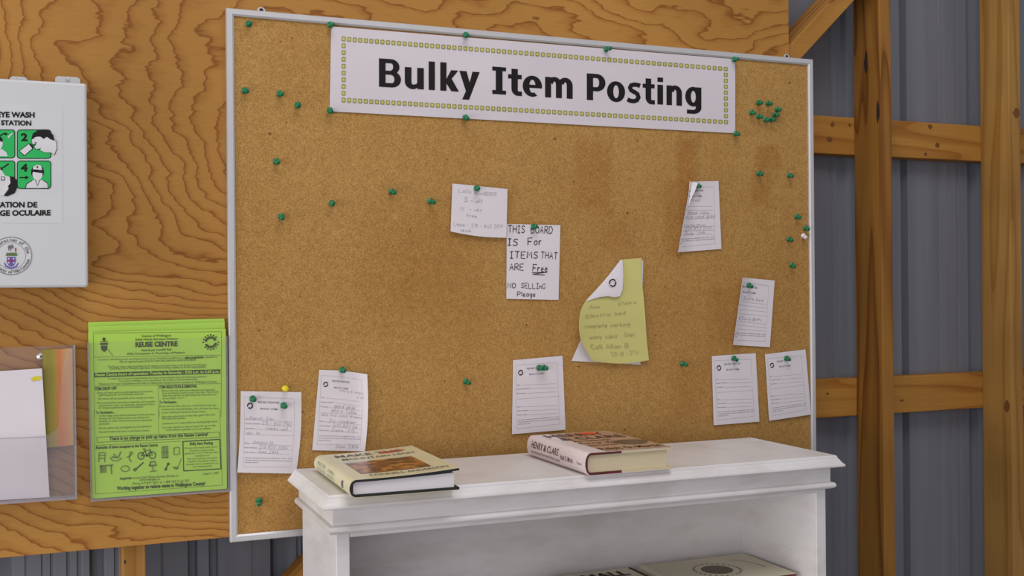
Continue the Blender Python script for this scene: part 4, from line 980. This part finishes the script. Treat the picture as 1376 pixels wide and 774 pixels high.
# ================================================================== CLEAR BROCHURE HOLDER AT THE LEFT EDGE
bh = thing('brochure_holder', tuple(P(20, 677, .010)), 'clear acrylic holder with a white sheet inside, below the eye wash box', 'brochure holder')
bs_ = Sheet((-85, 471), (99.5, 463.5), (103, 670.5), (-85, 684), 0)
slab(bs_, .0125, .0030, 'back_panel', 'acrylic_dull', bh)
fr_ = Sheet((-85, 594), (101.5, 584), (103, 670), (-85, 683), 0)
# front pocket panel with a scooped top corner
mb = MB(); Yf = -.016
fp = [(-85, 683), (102.5, 670), (98.5, 466)]+[(95-16*math.sin(math.radians(a)), 465+110*(1-math.cos(math.radians(a)))**1.0) for a in range(10, 91, 10)]+[(66, 584), (40, 587), (-85, 592)]
mb.prism([P(x, y, Yf) for x, y in fp], (0, .0018, 0)); obj('front_panel', mb, 'acrylic_dull', bh)
mb = MB()
for a, b, w3 in (((98.5, 464), (101, 671), Vector((.0028, 0, 0))), ((-85, 683.5), (101, 671), Vector((0, 0, .003)))):
    p0, p1 = P(*a, Yf+.002), P(*b, Yf+.002); mb.prism([p0, p1, p1+w3, p0+w3], (0, .0262, 0))
obj('rim', mb, 'acrylic_edge', bh)
c = P(55, 479, .012)
sc_ = obj('screw', MB().lathe([(.0062, 0), (.0062, .001), (.004, .0026), (.0015, .003)], c, (0, -1, 0), 18), 'zinc', bh)
obj('screw_recess', MB().lathe([(.0016, .0031), (.0016, .0034)], c, (0, -1, 0), 10), 'dark', sc_)
lf = Sheet((57, 470), (97.5, 468), (99, 598), (60, 602), .0085, lambda u, v: .001)  # added sheet that carries the painted reflection colours
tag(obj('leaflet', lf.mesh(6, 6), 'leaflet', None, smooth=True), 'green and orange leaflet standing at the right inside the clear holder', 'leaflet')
wp = Sheet((-80, 504), (56.5, 495), (66.5, 668), (-80, 677), .0025, lambda u, v: .002+.003*v)
wo = tag(obj('paper_sheet', wp.mesh(10, 12), 'paper', None, smooth=True), 'blank white folded sheet standing in the clear holder at the left edge', 'paper')
mb = MB(); wp.line(mb, wp.inv(-70, 592), wp.inv(61, 587), .006, .0005, 0);
obj('fold_line', mb, 'rule', wo)
mb = MB(); wp.poly(mb, [wp.inv(*p) for p in ((41, 509), (45, 506), (54, 505.5), (56, 509), (52, 511), (44, 512))], .001)
obj('yellow_tape', mb, 'pin_yellow', wo)['label'] = 'scrap of yellow tape'

# ================================================================== BOOKCASE
SX0, SX1 = 0.378, 1.285; SYF, SYB = -0.283, -0.030; ST = 1.195
bk = thing('bookcase', ((SX0+SX1)/2, (SYF+SYB)/2, 0), 'white painted wooden bookcase with a moulded top, standing before the cork board', 'bookcase')
pt_ = .021
obj('side_panel', MB().box((SX0, SYF, 0), (SX0+pt_, SYB, ST-.018)), 'white', bk, .0012)
obj('side_panel', MB().box((SX1-pt_, SYF, 0), (SX1, SYB, ST-.018)), 'white', bk, .0012)
obj('back_panel', MB().box((SX0+pt_+.0003, SYB-.012, .05), (SX1-pt_-.0003, SYB-.002, ST-.02)), 'white', bk)
def ring_path(x0, x1, yf, yb): return [(x0, yb, -1, 0), (x0, yf, -1, -1), (x1, yf, 1, -1), (x1, yb, 1, 0)]
# crown: flat top with ogee edge that flares to a lip; fascia; half-round bead
obj('top_board', MB().box((SX0-.002, SYF-.002, ST-.017), (SX1+.002, SYB, ST-.0005)), 'white', bk)
cr = [(0, ST-.017), (0, ST-.0002), (.011, ST-.0002), (.013, ST-.003), (.0135, ST-.0055), (.0155, ST-.0075), (.018, ST-.0115), (.0205, ST-.0145), (.0225, ST-.016), (.0232, ST-.0185), (.0222, ST-.0205), (.018, ST-.021), (.004, ST-.021), (.0005, ST-.019)]
obj('crown_moulding', MB().sweep(cr, ring_path(SX0-.002, SX1+.002, SYF-.002, SYB)), 'white', bk)
fa = [(0.0003, ST-.0175), (.006, ST-.0175), (.006, 1.1465), (0.0003, 1.1465)]
obj('fascia', MB().sweep(fa, ring_path(SX0, SX1, SYF, SYB)), 'white', bk)
bd = [(0.0003, 1.1463), (.006, 1.1463), (.011, 1.145), (.0135, 1.1415), (.0135, 1.1385), (.011, 1.135), (.006, 1.1335), (0.0003, 1.1335)]
obj('bead_moulding', MB().sweep(bd, ring_path(SX0, SX1, SYF, SYB)), 'white', bk, smooth=False)
obj('top_rail', MB().box((SX0+pt_+.0003, SYF, 1.1265), (SX1-pt_-.0003, SYF+.018, ST-.0178)), 'white', bk)
SH = 0.938
for z in (SH, .62, .30): obj('shelf', MB().box((SX0+pt_+.0003, SYF+.004, z-.019), (SX1-pt_-.0003, SYB-.0123, z)), 'white', bk, .001)
obj('plinth', MB().box((SX0+pt_+.0003, SYF+.012, .0), (SX1-pt_-.0003, SYF+.030, .08)), 'white', bk)

# ================================================================== BOOKS
def book(name, loc, rotz, W, L, T, mats, label, cover_lift=0.0, boards=None, group=None):
    """hardback lying flat, spine towards -x; x in [0,W], y in [0,L]; returns root and its local->world function"""
    root = thing(name, loc, label, 'book', group, (0, 0, rotz))
    jacket, cloth, pages = mats
    ct = .0036
    def up(x): return cover_lift*(x/W)**2
    # jacket/cover shell: a C-profile of spine and two boards
    def shell(o0, t, x1, y0, y1):
        prof_o = []; prof_i = []; R_ = T/2
        xs = [x1*k/8 for k in range(8, -1, -1)]
        for x in xs: prof_o.append((x, T+up(x)-o0)); prof_i.append((x, T+up(x)-o0-t))
        for k in range(1, 9):
            a = math.pi/2+math.pi*k/9; bx = .011
            prof_o.append(((bx-o0)*math.cos(a), T/2+(R_-o0)*math.sin(a))); prof_i.append(((bx-o0-t)*math.cos(a), T/2+(R_-o0-t)*math.sin(a)))
        for k in range(0, 9):
            x = x1*k/8; prof_o.append((x, o0)); prof_i.append((x, o0+t))
        n = len(prof_o); vs = []
        for y in (y0, y1):
            vs += [(x, y, z) for x, z in prof_o]+[(x, y, z) for x, z in prof_i]
        fs = []
        m_ = 2*n
        for i in range(n-1):
            fs += [(i, i+1, m_+i+1, m_+i), (n+i, m_+n+i, m_+n+i+1, n+i+1), (i, n+i, n+i+1, i+1), (m_+i, m_+i+1, m_+n+i+1, m_+n+i)]
        fs += [(0, m_, m_+n, n), (n-1, 2*n-1, m_+2*n-1, m_+n-1)]
        return MB().add(vs, fs)
    def part(nm, mb, mat, par=root, smooth=False):
        me = bpy.data.meshes.new(nm); me.from_pydata(mb.v, [], mb.f)
        for mt in (mat if isinstance(mat, list) else [mat]): me.materials.append(M[mt])
        me.polygons.foreach_set('material_index', mb.m)
        bm = bmesh.new(); bm.from_mesh(me); bmesh.ops.recalc_face_normals(bm, faces=bm.faces); bm.to_mesh(me); bm.free()
        o = bpy.data.objects.new(nm, me); COL.objects.link(o); o.parent = par; return o
    jk = part('dust_jacket', shell(0.0, .0005, W, 0, L), jacket)
    cm = shell(.0006, ct, W-.0006, .0004, L-.0004)
    if boards:                                 # quarter binding: paper boards beyond the cloth spine
        cm.m = [1 if min(cm.v[i].x for i in f) > W*.36 else 0 for f in cm.f]
    cv = part('cover', cm, [cloth, boards] if boards else cloth)
    pb = MB(); n = 10; vs = []
    for y in (.004, L-.004):
        for k in range(n+1):
            x = -.004+(W-.004+.000)*k/n; vs.append((x, y, ct+.0008))
        for k in range(n, -1, -1):
            x = -.004+(W-.004)*k/n; vs.append((x, y, T-ct-.0008+up(max(0, x))*.6))
    m_ = 2*(n+1); fs = [(i, (i+1) % m_, (i+1) % m_+m_, i+m_) for i in range(m_)]
    for off in (0, m_):
        for k in range(n): fs.append((off+k, off+k+1, off+m_-2-k, off+m_-1-k))
    pg = part('page_block', pb.add(vs, fs), pages)
    ztop = lambda x: T+up(max(0, x))
    return root, part, jk, ztop
def flat_text(mb, t, x0, x1, y, h, ztop, bold=.0, mi=0, dz=.0009):
    vs, fs = text_mesh(t, bold); a = min(p[0] for p in vs); b = max(p[0] for p in vs); s = (x1-x0)/(b-a)
    mb.add([(x0+(p[0]-a)*s, y+p[1]*h/.7, ztop(x0+(p[0]-a)*s)+dz) for p in vs], fs, mi)
def spine_text(mb, t, y0, y1, zc, h, T, bold=0, mi=0, dr=.0005):
    """runs along the spine, tops of letters towards the front cover"""
    vs, fs = text_mesh(t, bold); a = min(p[0] for p in vs); b = max(p[0] for p in vs); s = (y1-y0)/(b-a)
    out = []
    for p in vs:
        z = zc+p[1]*h/.7; q = max(-1, min(1, (z-T/2)/(T/2))); x = -(.011+dr)*math.sqrt(max(0, 1-q*q))-.0002
        out.append((x, y0+(p[0]-a)*s, z))
    mb.add(out, fs, mi)

# cream book with the hillside photograph
W, L, T = .161, .262, .027
bA, part, jk, zt_f = book('hardback_book', (0.397, -0.335, ST+.0003), math.radians(-0.8), W, L, T, ('cream', 'black_cloth', 'pages'), 'cream hardback with a hillside photograph on its cover, left on the bookcase top', .007, group='books on the bookcase')
lo = Vector((0.42, -0.285, 0)); hi = Vector((0.54, -0.12, 0))
M['hill'] = cover_photo_mat(Vector((0, -0.265, 0)), Vector((0, -0.135, 0)))
mb = MB(); n = 8; vs = []
for k in range(n+1):
    x = .018+.112*k/n; vs += [(x, .045, zt_f(x)+.0004), (x, .160, zt_f(x)+.0004)]
mb.add(vs, [(2*k, 2*k+2, 2*k+3, 2*k+1) for k in range(n)]); part('cover_photograph', mb, 'hill', jk)
for nm, a in (('cover_title', ('MAKE THE', .018, .132, .218, .022, zt_f, .012)), ('cover_subtitle', ('MOUNTAIN HIGH', .022, .144, .184, .016, zt_f, .005)), ('cover_author', ('CONNELL ANDERSON', .026, .150, .018, .015, zt_f, .004))):
    mb = MB(); flat_text(mb, *a); part(nm, mb, 'print', jk)
for nm, rows in (('spine_title', (('MAKE THE', .235, .175, .0165, .006), ('MOUNTAIN', .235, .175, .0075, .006))), ('spine_author', (('CONNELL', .155, .105, .0165, .005), ('ANDERSON', .155, .105, .0085, .005)))):
    mb = MB()
    for t in rows: spine_text(mb, *t, T)
    part(nm, mb, 'grey_ink', jk)
mb = MB(); vs = []
for z in (.008, .0135, .019):
    q = (z-T/2)/(T/2); x = -(.0116)*math.sqrt(1-q*q); vs += [(x, .040, z), (x, .052, z)]
mb.add(vs, [(0, 1, 3, 2), (2, 3, 5, 4)]); part('spine_emblem', mb, 'print', jk)

mb = MB(); mb.prism([(.092, .222, zt_f(.1)+.0006), (.112, .216, zt_f(.11)+.0006), (.124, .222, zt_f(.12)+.0006), (.140, .228, zt_f(.14)+.0006), (.128, .236, zt_f(.13)+.0006), (.110, .234, zt_f(.11)+.0006), (.104, .240, zt_f(.1)+.0006)], (0, 0, .0002))
part('sticker', mb, 'sticker')['label'] = 'red orange sticker'

# pink and tan book
W, L, T = .153, .240, .0375
bB, part, jk, zt_f = book('hardback_book', (0.796, -0.308, ST+.0003), math.radians(.2), W, L, T, ('pink', 'maroon', 'pages_cream'), 'thick pink and tan hardback with cream pages, right on the bookcase top', .0, 'pages_cream', group='books on the bookcase')
mb = MB(); n = 6; vs = []
for k in range(n+1):
    x = .030+(W-.0305)*k/n; vs += [(x, .0008, zt_f(x)+.0003), (x, L-.0008, zt_f(x)+.0003)]
mb.add(vs, [(2*k, 2*k+2, 2*k+3, 2*k+1) for k in range(n)]); part('front_print', mb, 'tan', jk)
for nm, rows in (('cover_title', (('HENRY', .012, .128, .190, .034, zt_f, .014), ('& CLARE', .020, .145, .146, .032, zt_f, .014))), ('cover_subtitle', (('An Intimate', .028, .100, .118, .017, zt_f, .008), ('Portrait of', .028, .086, .090, .017, zt_f, .008), ('the Luces', .030, .084, .062, .017, zt_f, .008))), ('cover_author', (('Ralph G. Martin', .030, .146, .016, .024, zt_f, .008),))):
    mb = MB()
    for t in rows: flat_text(mb, *t)
    part(nm, mb, 'maroon_ink', jk)
mb = MB(); vs = [(.098+.030*math.cos(k*.449)*(1.25 if k < 7 else 1.0)+.02, .082+.030*math.sin(k*.449), zt_f(.1)+.0006) for k in range(14)]
mb.prism(vs, (0, 0, .0001)); part('cover_portrait', mb, 'portrait', jk)
for nm, rows in (('spine_title', (('HENRY & CLARE', .220, .104, .0190, .0115, T, .012), ('An Intimate Portrait of the Luces', .222, .100, .0085, .0060, T))), ('spine_author', (('Ralph G. Martin', .096, .046, .0145, .0085, T, .006),)), ('spine_imprint', (('Putnam', .030, .012, .0155, .0045, T),))):
    mb = MB()
    for t in rows: spine_text(mb, *t)
    part(nm, mb, 'maroon_ink', jk)
mb = MB(); mb.prism([(.100+.018*math.cos(k*.628)*(1+.15*math.sin(3*k)), .212+.012*math.sin(k*.628), zt_f(.1)+.0008) for k in range(10)], (0, 0, .0002))
part('sticker', mb, 'sticker')['label'] = 'red orange sticker'

# two books on the shelf inside: cream one with a dark oval seal, and one with bold black letters
def inner_book(x0, x1, y0, y1, T, label, jac, cloth):
    bo_, part, jk, zf = book('hardback_book', (x0, y0, SH+.0003), 0, x1-x0, y1-y0, T, (jac, cloth, 'pages_cream'), label, 0, group='books on the bookcase')
    return bo_, part, jk, zf
bC, part, jk, zf = inner_book(1.020, 1.252, -.240, -.072, .033, 'cream hardback with a dark oval seal, lying on the inside shelf at the right', 'cream_board', 'maroon')
mb = MB(); cx, cy2 = .112, .082
mb.prism([(cx+.030*math.cos(k*math.pi/16), cy2+.030*math.sin(k*math.pi/16), zf(.1)+.0004) for k in range(32)], (0, 0, .0001)); part('oval_seal', mb, 'seal_ink', jk)
mb = MB()
for k in range(26):
    a = math.radians(k*360/26); 
    c = (cx+.044*math.cos(a), cy2+.044*math.sin(a)); mb.add([(c[0]-.003, c[1]-.002, zf(.1)+.0004), (c[0]+.003, c[1]-.002, zf(.1)+.0004), (c[0]+.002, c[1]+.003, zf(.1)+.0004), (c[0]-.002, c[1]+.002, zf(.1)+.0004)], [(0, 1, 2, 3)])
part('cover_ring', mb, 'seal_ink', jk); mb = MB()
pts = [(.172+.035*math.cos(math.radians(a)), .062+.072*math.sin(math.radians(a))) for a in range(0, 96, 8)]
v, f = ribbon(pts, .0016); mb.add([(x, y, zf(.1)+.0004) for x, y in v], f)
part('cover_scroll', mb, 'seal_ink', jk)
bD, part, jk, zf = inner_book(.828, .992, -.262, -.076, .033, 'white hardback with bold black letters, lying left of the seal book on the inside shelf', 'cream_board', 'black_cloth')
mb = MB(); flat_text(mb, 'SMALL', .030, .140, .138, .030, zf, .03); part('cover_title', mb, 'ink', jk)
mb = MB(); flat_text(mb, 'GARDENS', .020, .150, .095, .026, zf, .02); part('cover_subtitle', mb, 'ink', jk)
mb = MB(); mb.add([(.158, .001, zf(.1)+.0005), (.1638, .001, zf(.1)+.0005), (.1638, .185, zf(.1)+.0005), (.158, .185, zf(.1)+.0005)], [(0, 1, 2, 3)])
part('cover_stripe', mb, 'ink', jk)

# ================================================================== PUSH PINS
def pin_parts(mat):
    prof = [(.0001, .0020), (.0046, .0020), (.0049, .0026), (.0046, .0034), (.0030, .0042), (.0023, .0055), (.0022, .0090), (.0027, .0108), (.0034, .0118), (.0036, .0130), (.0033, .0138), (.0001, .0141)]
    out = []
    for nm, pr, mt in (('head', prof, mat), ('needle', [(.0001, -.0015), (.0005, .0002), (.0005, .0022)], 'needle')):
        mb = MB().lathe(pr, (0, 0, 0), (0, 0, 1), 18); me = bpy.data.meshes.new('pin_'+nm); me.from_pydata(mb.v, [], mb.f)
        me.materials.append(M[mt]); me.polygons.foreach_set('material_index', mb.m)
        bm = bmesh.new(); bm.from_mesh(me); bmesh.ops.recalc_face_normals(bm, faces=bm.faces); bm.to_mesh(me); bm.free()
        me.shade_smooth(); out.append((nm, me))
    return out
PM = {k: pin_parts('pin_'+k) for k in ('green', 'yellow', 'white')}
rp = random.Random(3)
def pin(px, py, label, color='green', base=YC, tilt=None, yaw=None):
    tilt = rp.uniform(4, 20) if tilt is None else tilt
    yaw = rp.uniform(-14, 14) if yaw is None else yaw
    t, y = math.radians(tilt), math.radians(yaw)
    ax = Vector((math.sin(y)*math.cos(t), -math.cos(y)*math.cos(t), -math.sin(t))).normalized()
    mid = P(px, py, base-.009*abs(ax.y)); p = mid-ax*.009
    root = thing('push_pin', p, label, 'push pin', 'push pins in the cork board')
    root.rotation_euler = ax.to_track_quat('Z', 'Y').to_euler(); root.scale = (1.18, 1.18, 1.18)
    for nm, me in PM[color]:
        o = bpy.data.objects.new(nm, me); COL.objects.link(o); o.parent = root
    return root
PINS = [
 (335, 31.5, 'green push pin alone in the top left corner of the cork'), (445, 33, 'green push pin at the banner’s top left corner'), (626.5, 47, 'green push pin on the banner’s top edge above the word Item'), (817, 65.5, 'green push pin on the banner’s top edge above the word Posting'),
 (988.5, 79.5, 'green push pin at the banner’s top right corner'), (444, 149, 'green push pin at the banner’s bottom left corner'), (626.5, 158.5, 'green push pin on the banner’s bottom edge'), (990.5, 180, 'green push pin at the banner’s bottom right corner'),
 (330, 122, 'green push pin nearest the left frame rail, level with the banner'), (377, 126, 'green push pin in the middle of the three left of the banner'), (400, 141.5, 'green push pin closest to the banner among the three on its left'),
 (372, 217.5, 'lone green push pin below the three pins left of the banner'), (446, 273.5, 'green push pin midway between the left frame rail and the square note'), (378.5, 292, 'lowest lone green push pin in the upper left area of cork'), (528, 258, 'green push pin second to the left of the square note'), (580.5, 271, 'green push pin just left of the square pencilled note'),
 (1021, 138, 'green push pin at the upper left of the small ring of pins'), (1034, 139, 'green push pin at the top of the small ring of pins'), (1011.5, 151.5, 'green push pin at the left end of the small ring of pins'), (1021, 156.5, 'green push pin at the lower left of the small ring of pins'), (1030.5, 161, 'green push pin at the bottom of the small ring of pins'), (1038, 160.5, 'green push pin at the lower right of the small ring of pins'), (1043.5, 154, 'green push pin at the right of the small ring, lower one'), (1046, 147, 'green push pin at the far upper right of the small ring of pins'),
 (1021.5, 233.5, 'green push pin on the dark stain below the small ring'), (1062.5, 236, 'green push pin right of the stained patch, near the right frame rail'), (1072.5, 291.5, 'topmost green push pin of the cluster around the white pin'), (1084, 307, 'green push pin touching the white pin from above right'), (1062, 322, 'green push pin left of the white pin'), (1065.5, 357, 'lone green push pin below the cluster with the white pin'),
 (919.5, 489.5, 'lone green push pin between the yellow note and the left blank form'), (628, 513.5, 'lone green push pin in the open cork left of the two pin form'), (348, 675, 'green push pin at the bottom left corner of the board'),
]
for x, y, l in PINS:
    pin(x, y, l, 'green', YC if not ('banner’s' in l) else .0005, 16 if x > 1005 else None, (-8 if x > 1005 else None))
pin(1081, 318, 'only white push pin, near the right frame rail', 'white', YC, 18, -12)
pin(641.5, 253, 'green push pin holding the square pencilled note', 'green', -.002); pin(718.5, 304.5, 'green push pin holding the note about free items', 'green', .0015, 2, 2)
pin(938.5, 250, 'green push pin holding the curled form high on the right', 'green', .001, 14, -6); pin(1008, 384, 'green push pin holding the narrow curled form', 'green', .001, 15, -6)
pin(988, 482.5, 'green push pin holding the left blank form of the pair', 'green', .0015, 14, -4); pin(1058.5, 482, 'green push pin holding the tilted blank form', 'green', .0015, 6, -14)
pin(726, 494.5, 'left one of two green pins side by side on the blank form', 'green', .0015, 3, 0); pin(732.5, 494.5, 'right one of two green pins side by side on the blank form', 'green', .0015, 3, 0)
pin(461, 497.5, 'green push pin holding the curling handwritten form', 'green', .0005, 4, 3); pin(340.5, 536.5, 'green push pin in the left side of the yellow pinned form', 'green', .001, 4, 4); pin(382, 545.5, 'green push pin in the right side of the yellow pinned form', 'green', .001, 4, 4)
pin(384, 522.5, 'only yellow push pin, at the top edge of the lower left form', 'yellow', .002, 2, 0)
